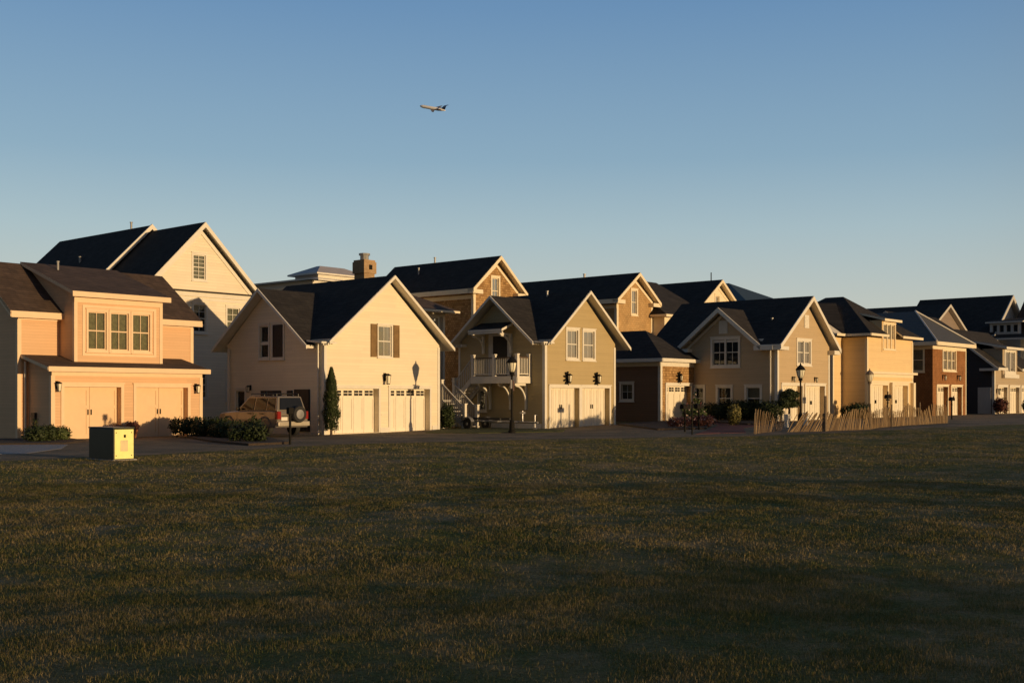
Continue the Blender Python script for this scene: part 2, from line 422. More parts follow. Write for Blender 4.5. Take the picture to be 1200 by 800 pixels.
def wall_light(F, s, z, size=1., branch=False):
    """small lantern on a bracket"""
    H = F.H; k = size
    mb = MB(); F.fbox(mb, s - .05 * k, z - .02, s + .05 * k, z + .24 * k, 0, .03)
    F.fbox(mb, s - .015, z + .18 * k, s + .015, z + .22 * k, .03, .16 * k)
    c = F.P(s, z, .17 * k)
    mb.lathe(c, [(.02, .22 * k), (.10 * k, .17 * k), (.10 * k, .15 * k), (.02, .15 * k)][::-1], 8)
    mb.lathe(c, [(.05 * k, -.12 * k), (.06 * k, -.1 * k), (.02, -.08 * k)], 8)
    for q in range(4):
        t = math.pi / 4 + q * math.pi / 2
        mb.tube(c + Vector((.055 * k * math.cos(t), .055 * k * math.sin(t), -.1 * k)), c + Vector((.085 * k * math.cos(t), .085 * k * math.sin(t), .15 * k)), .008, n=4)
    if branch:   # a wreath-like iron scroll ornament
        for q in range(9):
            t = q * 2 * math.pi / 9
            mb.tube(F.P(s, z + .05, .04), F.P(s + .3 * math.cos(t), z + .05 + .36 * math.sin(t), .06), .02, .045, n=5)
    o = mb.build('wall_light', IRON, H.e)
    g = MB(); g.lathe(c, [(.045 * k, -.1 * k), (.075 * k, .14 * k)], 8); g.build('lamp_glass', FROST, o)
    return o
FROST = plain('frosted_lamp_glass', (.85, .80, .62), .35, var=.04)

def rakes(F, pts, w=.2, d0=.0, d1=.05, mb=None):
    mb = MB()
    for (p, q) in zip(pts[:-1], pts[1:]): F.board(mb, p[0], p[1], q[0], q[1], w, d0, d1)
    mb.build('rake_board', F.H.trim, F.H.e)

def tails(H, y, x0, x1, z, n, depth=.28, mi=0, along='x'):
    """rafter tails under an eave"""
    for i in range(n):
        t = (i + .5) / n
        if along == 'x':
            x = x0 + (x1 - x0) * t; H.tr.box(x - .035, y - depth, z - .16, x + .035, y, z - .02)
        else:
            yy = x0 + (x1 - x0) * t; H.tr.box(y - depth, yy - .035, z - .16, y, yy + .035, z - .02)

def vent_pipe(H, x, y, z, h=.35, r=.05):
    mb = MB(); mb.tube((x, y, z - .3), (x, y, z + h), r, n=8); mb.tube((x, y, z + h - .05), (x, y, z + h), r * 1.5, n=8); return mb.build('vent_pipe', DKMETAL, H.e)

def downspout(H, x, y, z0, z1, k=1):
    m = MB(); m.tube((x, y, z0), (x, y, z1), .04, n=6); m.tube((x, y, z0), (x - .12 * k, y - .2, z0 - .1), .04, n=6)
    for z in (z0 + .5, (z0 + z1) / 2, z1 - .4): m.box(x - .055, y - .055, z, x + .055, y + .055, z + .04)
    return m.build('downspout', H.trim, H.e)

# ------------------------------------------------------------------ colours of the houses
S_PEACH = siding('peach_lap_siding', (.68, .435, .25), .12, strength=.7, line=.92)
S_CREAM = siding('cream_lap_siding', (.79, .69, .52), .14, strength=.4, line=.94)
S_WHITE = siding('white_lap_siding', (.77, .69, .55), .16, strength=.6, line=.9)
S_TAN = siding('tan_lap_siding', (.44, .345, .185), .10, strength=.8, line=.92)
S_KHAKI = siding('khaki_lap_siding', (.49, .375, .235), .11, strength=.8, line=.92)
S_BUTTER = siding('butter_lap_siding', (.76, .57, .32), .12, strength=.6, line=.92)
S_GREYB = siding('grey_brown_siding', (.24, .19, .16), .12)
S_NAVY = siding('navy_lap_siding', (.045, .046, .052), .12)
S_BEIGE = siding('beige_lap_siding', (.42, .34, .24), .12)
SH_GOLD = shingle('golden_cedar_shingles', (.30, .17, .07), (.52, .32, .14), .17, .15, .8)
SH_TAN = shingle('tan_cedar_shingles', (.46, .29, .13), (.52, .34, .16), .2, .15, .5)
SH_BROWN = shingle('brown_cedar_shingles', (.27, .12, .045), (.33, .15, .06), .2, .14, .5)

# ================================================================== HOUSE 1 : peach
def peach():
    a0, b0 = 22.1, 43.9
    H = House('house', 'peach house at the left edge with three windows above two garage doors', 'house', a0, b0, S_PEACH, TRIMP, ROOFB)
    X = lambda a: a - a0; Y = lambda b: b - b0
    zb = -.15
    # main block
    mx1 = X(30.3); my0 = Y(45.9); my1 = Y(51.9); ym = Y(48.9)
    gab = [(0, zb), (6, zb), (6, 5.15), (3, 7.25), (0, 5.15)]
    H.face('front', (0, my0), [(0, zb), (mx1, zb), (mx1, 5.1), (0, 5.1)])
    Lm = H.face('left', (0, my0), gab); H.face('right', (mx1, my0), gab); H.face('back', (0, my1), [(0, zb), (mx1, zb), (mx1, 5.1), (0, 5.1)])
    # garage block
    gx0, gx1 = X(22.5), X(29.45)
    G = H.face('front', (gx0, 0), [(0, zb), (gx1 - gx0, zb), (gx1 - gx0, 2.8), (0, 2.8)])
    sl = [(0, zb), (2.0, zb), (2.0, 3.3), (0, 2.8)]
    GL = H.face('left', (gx0, 0), sl); H.face('right', (gx1, 0), sl)
    garage_door(G, .52, -.06, 3.02, 2.06, 'plain', DOORP, .34)
    garage_door(G, 3.72, -.06, 6.22, 2.06, 'plain', DOORP, .34)
    wall_light(G, .22, 2.0, 1.2); wall_light(G, 6.62, 1.95, 1.2)
    # bay
    bx0, bx1 = X(23.9), X(27.95); by0 = Y(44.7)
    B = H.face('front', (bx0, by0), [(0, 3.0), (bx1 - bx0, 3.0), (bx1 - bx0, 5.85), (0, 5.85)])
    chk = [(0, 3.0), (4.2, 3.0), (4.2, 7.3), (0, 5.85)]
    H.face('left', (bx0, by0), chk); H.face('right', (bx1, by0), chk)
    for s in (.60, 1.62, 2.64): window(B, s, 3.62, s + .82, 5.2, cols=2, rows=1, fill='curtain', casing=.09)
    # flat panel frame round the three windows
    for (p, q, r_, t) in ((.34, 3.36, .46, 5.46), (3.64, 3.36, 3.76, 5.46), (.46, 5.36, 3.64, 5.46), (.46, 3.36, 3.64, 3.46)): B.fbox(H.tr, p, q, r_, t, 0, .03)
    # roofs
    H.gable_a(my0 - .32, ym, my1 + .32, -.45, X(30.6), 5.12, 7.42)
    H.rf.slab([(bx0 - .25, by0 - .3, 5.98), (bx1 + .25, by0 - .3, 5.98), (bx1 + .25, ym, 7.5), (bx0 - .25, ym, 7.5)], .14)
    H.rf.slab([(gx0 - .3, -.3, 2.84), (gx1 + .25, -.3, 2.84), (gx1 + .25, my0, 3.38), (gx0 - .3, my0, 3.38)], .13)
    # fascias, corner boards, friezes
    H.tr.box(-.42, my0 - .34, 4.86, bx0 - .03, my0 - .3, 5.02); H.tr.box(bx1 + .03, my0 - .34, 4.86, X(30.6), my0 - .3, 5.02)
    H.tr.box(0, my0 - .03, 4.8, bx0, my0, 4.98); H.tr.box(bx1, my0 - .03, 4.8, mx1, my0, 4.98)
    H.tr.box(bx0 - .02, by0 - .03, 5.55, bx1 + .02, by0, 5.8); H.tr.box(bx0 - .25, by0 - .34, 5.76, bx1 + .25, by0 - .3, 5.97)
    H.tr.box(gx0 - .28, -.34, 2.66, gx1 + .23, -.3, 2.86); H.tr.box(gx0, -.03, 2.5, gx1, 0, 2.72)
    H.corner(gx0, 0, zb, 2.5); H.corner(gx1, 0, zb, 2.5, sx=-1); H.corner(0, my0, zb, 4.8); H.corner(mx1, my0, zb, 4.8, sx=-1)
    H.corner(bx0, by0, 3.1, 5.55, .12); H.corner(bx1, by0, 3.1, 5.55, .12, sx=-1)
    G.fbox(H.tr, .14, zb, .38, .28, 0, .03); G.fbox(H.tr, 6.36, zb, 6.8, .28, 0, .03)
    rakes(Lm, [(-.32, 5.1), (3, 7.4), (6.32, 5.1)], .22, .4, .45)
    ds = MB(); ds.tube((gx0 - .14, my0 - .1, 0), (gx0 - .14, my0 - .1, 3.1), .045, n=8); ds.tube((gx0 - .14, my0 - .1, 0.05), (gx0 - .45, my0 - .5, -.03), .045, n=8); ds.build('downspout', TRIM, H.e)
    ub = MB(); ub.box(gx0 - .1, 1.2, .62, gx0, 1.5, 1.02); ub.tube((gx0 - .06, 1.35, 0), (gx0 - .06, 1.35, .65), .03, n=6); ub.build('meter_box', BLACK, H.e)
    H.finish(); vent_pipe(H, X(24.9), ym - .9, 7.25, .32, .05)
peach()

# ================================================================== WHITE HOUSE behind
def white_house():
    a0, b0 = 33.5, 55.0
    H = House('house', 'tall white house with a high gable behind the peach house', 'house', a0, b0, S_WHITE, TRIM, ROOF)
    w = 6.75; ap = 3.34; zb = -.2
    front = [(0, zb), (w, zb), (w, 7.3), (ap, 10.85), (0, 7.6)]
    F, L = H.box_walls(w, 13, zb, 7.3, front=front)
    window(F, 2.84, 8.15, 3.62, 9.5, 2, 3, fill='blind', casing=.1)
    window(F, 2.86, 5.25, 3.66, 6.75, 2, 2, fill='dark', casing=.1)
    window(F, 5.05, 5.15, 5.9, 6.7, 2, 2, fill='blind', casing=.1)
    window(F, 2.95, 1.6, 3.7, 3.05, 2, 2, fill='dark', casing=.1)
    window(F, 5.05, 1.5, 5.85, 3.05, 2, 2, fill='dark', casing=.1)
    F.fbox(H.tr, -.1, 7.18, w + .12, 7.42, 0, .12); pr = MB(); F.fbox(pr, -.1, 7.42, w + .12, 7.5, 0, .26); pr.build('pent_roof', ROOF, H.e); F.fbox(H.tr, 0, 6.98, w, 7.14, 0, .04)
    F.fbox(H.tr, w - .16, zb, w + .03, 6.98, 0, .035)
    xl, xr = -.42, w + .42
    H.gable_b(xl, ap, xr, -.45, 5.2, (7.5, 7.5), 11.3)
    rakes(F, [(xl, 7.48), (ap, 11.28), (xr, 7.48)], .28, .42, .47)
    rakes(F, [(.05, 7.6), (ap, 10.9), (w - .05, 7.6)], .26, 0, .05)
    # rear, slightly higher roof with the pale rake board on its front edge
    H.gable_b(xl - .35, ap, xr + .3, 5.0, 15.8, (7.6, 7.6), 11.65)
    # hipped back end
    H.rf.slab([(xl - .35, 15.8, 7.6), (ap, 15.8, 11.65), (ap, 18.8, 7.6)], .14); H.rf.slab([(ap, 15.8, 11.65), (xr + .3, 15.8, 7.6), (ap, 18.8, 7.6)], .14)
    Rk = Face(H, 'front', (0, 5.0), []); H.faces.remove(Rk)
    for (p, q) in (((xl - .35, 7.66), (ap, 11.71)), ((ap, 11.71), (xr + .3, 7.66))): Rk.board(H.tr, p[0], p[1], q[0], q[1], .3, .0, .1)
    H.tr.box(xl - .04, 0, 7.25, xl, 5, 7.42)
    H.finish()
    vent_pipe(H, ap, 7.2, 11.6, .45, .06); vent_pipe(H, ap - 2.0, 9.5, 9.5, .5, .07)
white_house()

# ================================================================== HOUSE 2 : cream
def cream():
    a0, b0 = 33.41, 40.3
    H = House('house', 'cream house with brown shutters, steep twin gables and lamp shadow on its garage', 'house', a0, b0, S_CREAM, TRIM, ROOF)
    w = 7.3; d = 7.3; zb = -.15; ap = 3.88; yc = 4.2
    front = [(0, zb), (w, zb), (w, 4.2), (ap, 7.1), (0, 4.2)]
    left = [(0, zb), (d, zb), (d, 4.2), (yc, 6.6), (.85, 4.15), (0, 4.15)]
    F = H.face('front', (0, 0), front); L = H.face('left', (0, 0), left)
    H.face('right', (w, 0), [(0, zb), (d, zb), (d, 4.2), (0, 4.2)]); H.face('back', (0, d), front)
    garage_door(F, .68, .0, 3.26, 2.04, 'lites', DOORW, .36, casing=.1)
    garage_door(F, 3.98, .0, 6.62, 2.04, 'lites', DOORW, .36, casing=.1)
    window(F, 3.24, 3.55, 4.08, 5.0, 2, 1, fill='curtain', casing=.06)
    shutter(F, 2.76, 3.52, 3.14, 5.06, SHUT); shutter(F, 4.2, 3.52, 4.56, 5.06, SHUT)
    wall_light(F, 3.64, 2.42, 1.5, False)
    window(L, 2.95 + .0, 3.5, 3.72, 5.0, 2, 1, fill='dark', casing=.1); 
    # left gable: a window and a closed brown shutter panel
    H_l = window(L, 4.05, 3.5, 4.72, 5.0, 1, 1, fill='dark', casing=.09)
    shutter(L, 2.98, 3.52, 3.68, 5.02, SHUTD)
    # ground floor of the left side
    window(L, 5.9, .05, 6.6, 1.95, 1, 1, hung=False, fill='dark', casing=.1)
    for (p, q) in ((4.2, 4.6), (3.1, 4.1), (2.25, 2.62)): shutter(L, p, .35, q, 1.95, SHUTD)
    dr = MB(); L.fbox(dr, 1.0, .1, 2.1, 2.0, .0, .05); L.fbox(dr, 1.02, .1, 1.08, 2.0, .05, .07); o = dr.build('door', BLACK, H.e)
    hd = MB(); L.fbox(hd, 1.9, 1.0, 1.96, 1.12, .05, .1); hd.build('handle', DKMETAL, o)
    wall_light(L, 5.45, 1.98, 1.)
    # roof
    H.gable_b(.03, ap, w + .62, -.45, d + .4, (4.25, 4.08), 7.38)
    H.gable_a(yc - 3.6, yc, yc + 3.7, -.5, 3.0, 3.98, 6.74)
    rakes(F, [(-.1, 4.14), (ap, 7.37), (w + .62, 4.07)], .16, .45, .5)
    rakes(L, [(yc - 3.6, 3.97), (yc, 6.73), (yc + 3.7, 3.97)], .16, .5, .55)
    # small flat eave return between the gables, with tails
    H.rf.slab([(-.4, -.3, 4.12), (.5, -.3, 4.12), (.5, .75, 4.22), (-.4, .75, 4.22)], .08)
    tails(H, -.02, -.3, .1, 4.12, 3, .22)
    H.corner(0, 0, zb, 4.05, .13); H.corner(w, 0, zb, 4.1, .13, sx=-1)
    L.fbox(H.tr, d - .13, zb, d, 4.0, 0, .03)
    downspout(H, -.07, 7.1, .1, 3.95); downspout(H, -.07, .35, .1, 4.05)
    F.fbox(H.tr, 3.36, zb, 3.88, .22, 0, .05); F.fbox(H.tr, 3.42, .8, 3.82, .83, 0, .03); F.fbox(H.tr, 6.8, zb, 7.15, .25, 0, .03)
    H.finish()
cream()

# ================================================================== COTTAGE with chimney, behind cream house
def cottage():
    a0, b0 = 42.5, 47.0
    H = House('house', 'low tan cottage with a brick chimney half hidden behind the cream house', 'house', a0, b0, S_BEIGE, TRIMC, ROOFB)
    w = 5.4; d = 10; zb = 0
    F, L = H.box_walls(w, d, zb, 6.75)
    window(F, 4.05, 5.0, 4.85, 6.2, 2, 1, fill='blind', casing=.12)
    H.rf.slab([(-.6, -.65, 6.62), (w + .65, -.65, 6.62), (w - 1.6, 2.6, 8.0), (-.6, 2.6, 8.0)], .12)
    H.rf.slab([(-.6, 2.6, 8.0), (w - 1.6, 2.6, 8.0), (w - 1.6, 9, 8.0), (-.6, 9, 8.0)], .12)
    H.rf.slab([(w + .65, -.65, 6.62), (w + .65, 10.5, 6.62), (w - 1.6, 9, 8.0), (w - 1.6, 2.6, 8.0)], .12)
    tails(H, -.02, 0, w + .4, 6.62, 22, .6)
    H.corner(w, 0, zb, 6.5, .15, sx=-1); H.corner(0, 0, zb, 6.5, .15); F.fbox(H.tr, 0, 6.3, w, 6.48, 0, .03)
    H.finish()
    c = MB(); x0, y0 = 4.2, 5.6
    c.box(x0, y0, 7.0, x0 + .84, y0 + .9, 9.15); c.box(x0 - .08, y0 - .08, 9.15, x0 + .92, y0 + .98, 9.85); c.box(x0 - .03, y0 - .03, 9.85, x0 + .87, y0 + .93, 9.97)
    o = c.build('chimney', BRICKF, H.e)
    p = MB(); p.lathe((x0 + .42, y0 + .45, 9.97), [(.26, 0), (.26, .3), (.34, .3), (.34, .42), (.22, .42)], 10); p.build('chimney_pot', DKMETAL, o)
    dk = MB(); dk.box(x0 + .32, y0 - .12, 9.38, x0 + .56, y0 - .083, 9.66); dk.build('chimney_ornament', IRON, o)
cottage()

# ================================================================== white cupola house
def cupola():
    a0, b0 = 45.6, 58.0
    H = House('house', 'distant white house whose low hipped rooftop storey shows left of the chimney', 'house', a0, b0, siding('pale_grey_siding', (.74, .71, .64), .15), TRIM, plain('pale_metal_roofing', (.42, .38, .36), .7, 0))
    w = 7.4; d = 16
    for nm, o_, n_ in (('front', (1.5, 0), w), ('left', (1.5, 0), d), ('right', (w + 1.5, 0), d)): H.face(nm, o_, [(0, 0), (n_, 0), (n_, 9.1), (0, 9.1)])
    for nm, o_, n_ in (('front', (3.6, 2.0), 4.2), ('left', (3.6, 2.0), 2.4), ('right', (7.8, 2.0), 2.4)): H.face(nm, o_, [(0, 8.7), (n_, 8.7), (n_, 9.85), (0, 9.85)])
    def hip(x0, y0, x1, y1, ze, zr, ins):
        p = [(x0, y0, ze), (x1, y0, ze), (x1, y1, ze), (x0, y1, ze)]; q = [(x0 + ins, y0 + ins, zr), (x1 - ins, y0 + ins, zr), (x1 - ins, y1 - ins, zr), (x0 + ins, y1 - ins, zr)]
        for i in range(4):
            k = (i + 1) % 4; H.rf.slab([p[i], p[k], q[k], q[i]], .1)
        H.rf.slab(q, .1)
    hip(1.1, -.4, w + 1.9, d + .4, 9.2, 9.5, 2.0)
    hip(3.25, 1.65, 8.15, 4.8, 9.88, 10.5, 1.4)
    H.tr.box(3.6, 1.97, 9.66, 7.8, 2.0, 9.84)
    H.finish()
cupola()

# ================================================================== TALL shingled gables behind the row
def tall_gable(label, a0, b0, w, ztip, zr, depth, wall, side=None, apx=None, zwall=None, win=None, oh=.5, lower=None, roof=ROOF, wfill='dark', trim=TRIMC):
    H = House('house', label, 'house', a0, b0, wall, trim, roof)
    ap = w / 2 if apx is None else apx
    F, L = H.box_walls(w, depth, 0, ztip + .1, front=[(0, 0), (w, 0), (w, ztip + .12), (ap, zr - .4), (0, ztip + .12)])
    H.gable_b(-oh, ap, w + oh, -.45, depth + .3, ztip, zr, .16)
    rakes(F, [(-oh, ztip - .01), (ap, zr - .01), (w + oh, ztip - .01)], .24, .42, .48)
    rakes(F, [(0, ztip + .08), (ap, zr - .5), (w, ztip + .08)], .2, 0, .04)
    # cornice returns
    F.fbox(H.tr, -oh, ztip - .3, .45, ztip - .04, 0, .42); F.fbox(H.tr, w - .45, ztip - .3, w + oh, ztip - .04, 0, .42)
    H.tr.box(-oh - .03, .0, ztip - .3, -oh, depth, ztip - .05); H.tr.box(-.04, .0, ztip - .6, 0, depth, ztip - .35)
    H.corner(0, 0, 0, ztip - .3, .18); H.corner(w, 0, 0, ztip - .3, .18, sx=-1)
    if win: window(F, *win[:4], 2, 1, fill=wfill, casing=.12)
    return H, F, L
H, F, L = tall_gable('golden cedar shingled house with a tall gable above the balcony house', 53.6, 50.0, 4.3, 8.5, 10.78, 9.3, SH_GOLD, win=(1.75, 7.7, 2.4, 9.35))
H.finish(); vent_pipe(H, 2.15, 5.6, 10.7, .45, .06); vent_pipe(H, 1.2, 6.2, 9.9, .5, .05)
H, F, L = tall_gable('tan shingled house with a tall gable above the small hip-roofed garage', 64.9, 47.0, 4.35, 8.4, 10.4, 11.4, SH_TAN, win=(1.78, 7.5, 2.4, 9.15), wfill='half')
H.finish(); vent_pipe(H, 2.2, 4.5, 10.35, .3, .08)
dm = MB(); dm.add([(-1.2, 8.2, 9.0), (-.2, 8.2, 9.0), (-.7, 8.2, 9.0)], [])
# little pediment dormer on its left slope
dm = MB(); dm.hexa([(-.5, 8.2, 8.55), (-.5, 10.4, 8.55), (1.2, 10.4, 8.55), (1.2, 8.2, 8.55), (-.5, 8.2, 8.75), (-.5, 10.4, 8.75), (1.2, 10.4, 8.75), (1.2, 8.2, 8.75)])
dm.add([(-.45, 8.4, 8.75), (-.45, 10.2, 8.75), (-.45, 9.3, 9.5), (1.6, 9.3, 9.5), (1.2, 8.4, 8.75), (1.2, 10.2, 8.75)], [(0, 2, 1), (0, 4, 3, 2), (1, 2, 3, 5)])
dm.build('dormer', TRIMG, H.e)

def t3():
    H, F, L = tall_gable('pale yellow gabled house rising behind the brown two-gabled house', 75.9, 47.0, 4.7, 8.7, 10.76, 7.5, S_CREAM, win=(2.0, 8.3, 2.55, 9.5), wfill='half')
    # lower wing to the left with a dark roof and a small window
    x0 = -6.6; y0 = -1.0
    WF = H.face('front', (x0, y0), [(0, 0), (6.4, 0), (6.4, 7.65), (0, 7.65)]); WL = H.face('left', (x0, y0), [(0, 0), (8, 0), (8, 7.65), (0, 7.65)])
    window(WF, .65, 5.85, 1.15, 6.5, 2, 2, False, fill='dark', casing=.1)
    H.rf.slab([(x0 - .4, y0 - .4, 7.55), (6.4 + x0, y0 - .4, 7.55), (6.4 + x0, y0 + 5, 10.6), (x0 + 2.5, y0 + 5, 10.6)], .16)
    H.rf.slab([(x0 - .4, y0 - .4, 7.55), (x0 + 2.5, y0 + 5, 10.6), (x0 + 2.5, y0 + 8, 10.6), (x0 - .4, y0 + 9, 7.55)], .16)
    H.corner(x0, y0, 0, 7.4, .18); H.tr.box(x0 - .4, y0 - .44, 7.36, 6.4 + x0, y0 - .4, 7.54)
    H.finish()
t3()

# ================================================================== HOUSE 3 : tan with balcony
def balcony_house():
    a0, b0 = 44.57, 36.7
    H = House('house', 'tan house with a white balcony and outside stairs beside its garage doors', 'house', a0, b0, S_TAN, TRIM, ROOF)
    w = 5.95; d = 5.95; zb = -.1; ap = 3.18; yc = 3.24
    front = [(0, zb), (w, zb), (w, 4.5), (ap, 6.85), (0, 4.5)]
    left = [(0, zb), (d, zb), (d, 4.4), (yc, 6.6), (.5, 4.3), (0, 4.3)]
    F = H.face('front', (0, 0), front); L = H.face('left', (0, 0), left)
    H.face('right', (w, 0), [(0, zb), (d, zb), (d, 4.4), (0, 4.4)]); H.face('back', (0, d), front)
    garage_door(F, .42, .06, 2.78, 2.12, 'boards', DOORW, .34, casing=.12)
    garage_door(F, 3.02, .06, 5.42, 2.12, 'boards', DOORW, .34, casing=.12)
    window(F, 1.78, 3.65, 2.68, 5.08, 2, 1, fill='blind', casing=.11)
    window(F, 3.16, 3.65, 4.08, 5.08, 2, 1, fill='blind', casing=.11)
    wall_light(F, 1.75, 2.55, 1.3, True); wall_light(F, 4.25, 2.55, 1.3, True)
    window(L, 4.0, .95, 4.5, 2.0, 1, 1, fill='dark', casing=.08)
    # balcony door and side light
    dr = MB(); L.fbox(dr, 2.45, 2.75, 3.45, 4.8, .0, .04); o = dr.build('balcony_door', BLACK, H.e)
    dc = MB(); L.fbox(dc, 3.45, 2.75, 3.75, 4.9, 0, .06); L.fbox(dc, 2.2, 2.75, 2.45, 4.9, 0, .06); L.fbox(dc, 2.45, 4.8, 3.45, 4.9, 0, .06); dc.build('door_frame', TRIMG, o)
    # little shed roof over the door, with brackets
    rf2 = MB(); rf2.slab([(-1.0, 2.0, 5.1), (0, 2.0, 5.5), (0, 4.35, 5.5), (-1.0, 4.35, 5.1)], .12)
    po = rf2.build('door_canopy', [ROOF, TRIM], H.e)
    br = MB()
    for y in (2.15, 4.05):
        br.box(-.95, y, 4.82, -.02, y + .12, 4.9); br.box(-.12, y, 3.9, 0, y + .12, 4.82)
        for i in range(6):
            t0 = math.pi / 2 * i / 6; t1 = math.pi / 2 * (i + 1) / 6
            p0 = (-.06 - .8 * (1 - math.cos(t0)), 4.05 + .75 * math.sin(t0)); p1 = (-.06 - .8 * (1 - math.cos(t1)), 4.05 + .75 * math.sin(t1))
            br.tube((p0[0], y + .06, p0[1]), (p1[0], y + .06, p1[1]), .06, n=6)
    br.box(-.98, 2.0, 4.88, -.9, 4.35, 4.97); br.build('bracket', TRIM, po)
    # balcony
    dx = -1.07; y0, y1 = .9, 4.05; zd = 2.68
    dk = MB(); dk.box(dx, y0, zd - .04, 0, y1, zd + .02); dk.box(dx - .03, y0, zd - .34, dx + .03, y1, zd - .04); dk.box(dx, y0 - .03, zd - .34, 0, y0 + .03, zd - .04)
    deck = dk.build('balcony', TRIM, H.e)
    for y in (y0 + .25, 2.2, 3.6):
        bk = MB(); bk.box(-.1, y, 1.0, 0, y + .1, zd - .34); bk.box(-.95, y, zd - .46, -.1, y + .1, zd - .342)
        for i in range(7):
            t0 = math.pi / 2 * i / 7; t1 = math.pi / 2 * (i + 1) / 7
            f = lambda t: (-.06 - .8 * (1 - math.cos(t)), 1.25 + (zd - .46 - 1.25) * math.sin(t))
            p0, p1 = f(t0), f(t1); bk.tube((p0[0], y + .05, p0[1]), (p1[0], y + .05, p1[1]), .055, n=6)
        bk.build('bracket', TRIM, deck)
    ra = MB(); top = MB()
    for (x, y) in ((dx + .07, y0 + .07), (dx + .07, 2.5), (dx + .07, y1 - .07), (-.08, y0 + .07)):
        p = MB(); p.box(x - .08, y - .08, zd + .02, x + .08, y + .08, zd + 1.08); p.box(x - .1, y - .1, zd + 1.08, x + .1, y + .1, zd + 1.14); p.build('post', TRIM, deck)
    top.box(dx + .03, y0 + .15, zd + .92, dx + .12, y1 - .15, zd + .98); top.box(dx + .15, y0 + .03, zd + .92, -.16, y0 + .11, zd + .98)
    top.build('handrail', plain('dark_handrail', (.09, .06, .045), .5), deck)
    ra.box(dx + .04, y0 + .15, zd + .1, dx + .11, y1 - .15, zd + .15); ra.box(dx + .15, y0 + .04, zd + .1, -.16, y0 + .1, zd + .15)
    y = y0 + .25
    while y < y1 - .15:
        ra.box(dx + .06, y - .018, zd + .15, dx + .095, y + .018, zd + .92); y += .125
    x = dx + .25
    while x < -.15:
        ra.box(x - .018, y0 + .05, zd + .15, x + .018, y0 + .085, zd + .92); x += .12
    ra.build('balusters', TRIM, deck)
    # outside stair: upper flight runs back along the wall, lower flight returns outward
    stp = MB(); n = 5
    for i in range(n):
        yy = y1 + i * .24; z = zd - .04 - (i + 1) * .19
        stp.box(dx, yy, z - .04, -.02, yy + .26, z)
    yl = y1 + n * .24; zl = zd - .04 - (n + 1) * .19
    stp.box(dx - .95, yl, zl - .1, -.02, yl + 1.0, zl)
    for sx in (dx, -.06):
        stp.add([(sx - .03, y1, zd - .34), (sx - .03, y1, zd), (sx - .03, yl, zl + .06), (sx - .03, yl, zl - .28), (sx + .03, y1, zd - .34), (sx + .03, y1, zd), (sx + .03, yl, zl + .06), (sx + .03, yl, zl - .28)],
                [(0, 1, 2, 3), (7, 6, 5, 4), (0, 4, 5, 1), (1, 5, 6, 2), (2, 6, 7, 3), (3, 7, 4, 0)])
    nl = 7
    for i in range(nl):
        yy = yl - (i + 1) * .24; z = zl - (i + 1) * .19
        stp.box(dx - .95, yy, z - .04, dx - .05, yy + .26, z)
    ye = yl - nl * .24; ze = zl - (nl) * .19
    for sx in (dx - .98, dx - .08):
        stp.add([(sx - .03, yl, zl - .28), (sx - .03, yl, zl + .06), (sx - .03, ye, ze + .1), (sx - .03, ye, ze - .15), (sx + .03, yl, zl - .28), (sx + .03, yl, zl + .06), (sx + .03, ye, ze + .1), (sx + .03, ye, ze - .15)],
                [(0, 1, 2, 3), (7, 6, 5, 4), (0, 4, 5, 1), (1, 5, 6, 2), (2, 6, 7, 3), (3, 7, 4, 0)])
    st = stp.build('outside_stair', TRIMG, H.e)
    for (x, y, z0, z1) in ((dx, yl, zl - .2, zl + 1.1), (dx - .95, yl, -.05, zl + 1.0), (dx - .98, ye, -.05, ze + 1.1), (dx - .95, yl + .95, -.05, zl + 1.0), (dx - .05, ye, -.05, ze + 1.05), (-.1, yl + .95, -.05, zl + 1.)):
        p = MB(); p.box(x - .075, y - .075, z0, x + .075, y + .075, z1); p.box(x - .1, y - .1, z1, x + .1, y + .1, z1 + .05)
        if z0 < 0: p.box(x - .12, y - .12, -.05, x + .12, y + .12, .18)
        p.build('post', TRIM, st)
    bl = MB()
    def slope_rail(x, ya, za, yb, zb_):
        k = int(abs(yb - ya) / .13)
        for i in range(1, k):
            t = i / k; y = ya + (yb - ya) * t; z = za + (zb_ - za) * t
            bl.box(x - .018, y - .018, z + .08, x + .018, y + .018, z + .85)
        bl.hexa([(x - .035, ya, za + .85), (x + .035, ya, za + .85), (x + .035, yb, zb_ + .85), (x - .035, yb, zb_ + .85), (x - .035, ya, za + .92), (x + .035, ya, za + .92), (x + .035, yb, zb_ + .92), (x - .035, yb, zb_ + .92)])
    slope_rail(dx, y1, zd, yl, zl); slope_rail(dx - .98, yl, zl, ye, ze); slope_rail(dx - .08, yl, zl, ye, ze); slope_rail(dx - .98, yl + .95, zl, yl + .05, zl)
    bl.build('balusters', TRIMG, st)
    # roof
    H.gable_b(.03, ap, w + .8, -.45, d + .4, (4.53, 4.32), 7.16)
    H.gable_a(yc - 2.9, yc, yc + 3.0, -.5, 2.6, 4.42, 6.88)
    rakes(F, [(-.12, 4.41), (ap, 7.15), (w + .8, 4.31)], .16, .45, .5)
    rakes(L, [(yc - 2.9, 4.41), (yc, 6.87), (yc + 3.0, 4.41)], .16, .5, .55)
    H.rf.slab([(-.45, -.3, 4.4), (.4, -.3, 4.4), (.4, .6, 4.48), (-.45, .6, 4.48)], .08)
    tails(H, -.02, -.4, .1, 4.4, 3, .22); tails(H, -.02, 5.2, 6.3, 4.45, 3, .4, along='y')
    H.corner(0, 0, zb, 4.35, .15); H.corner(w, 0, zb, 4.3, .13, sx=-1); L.fbox(H.tr, d - .12, zb, d, 4.3, 0, .03)
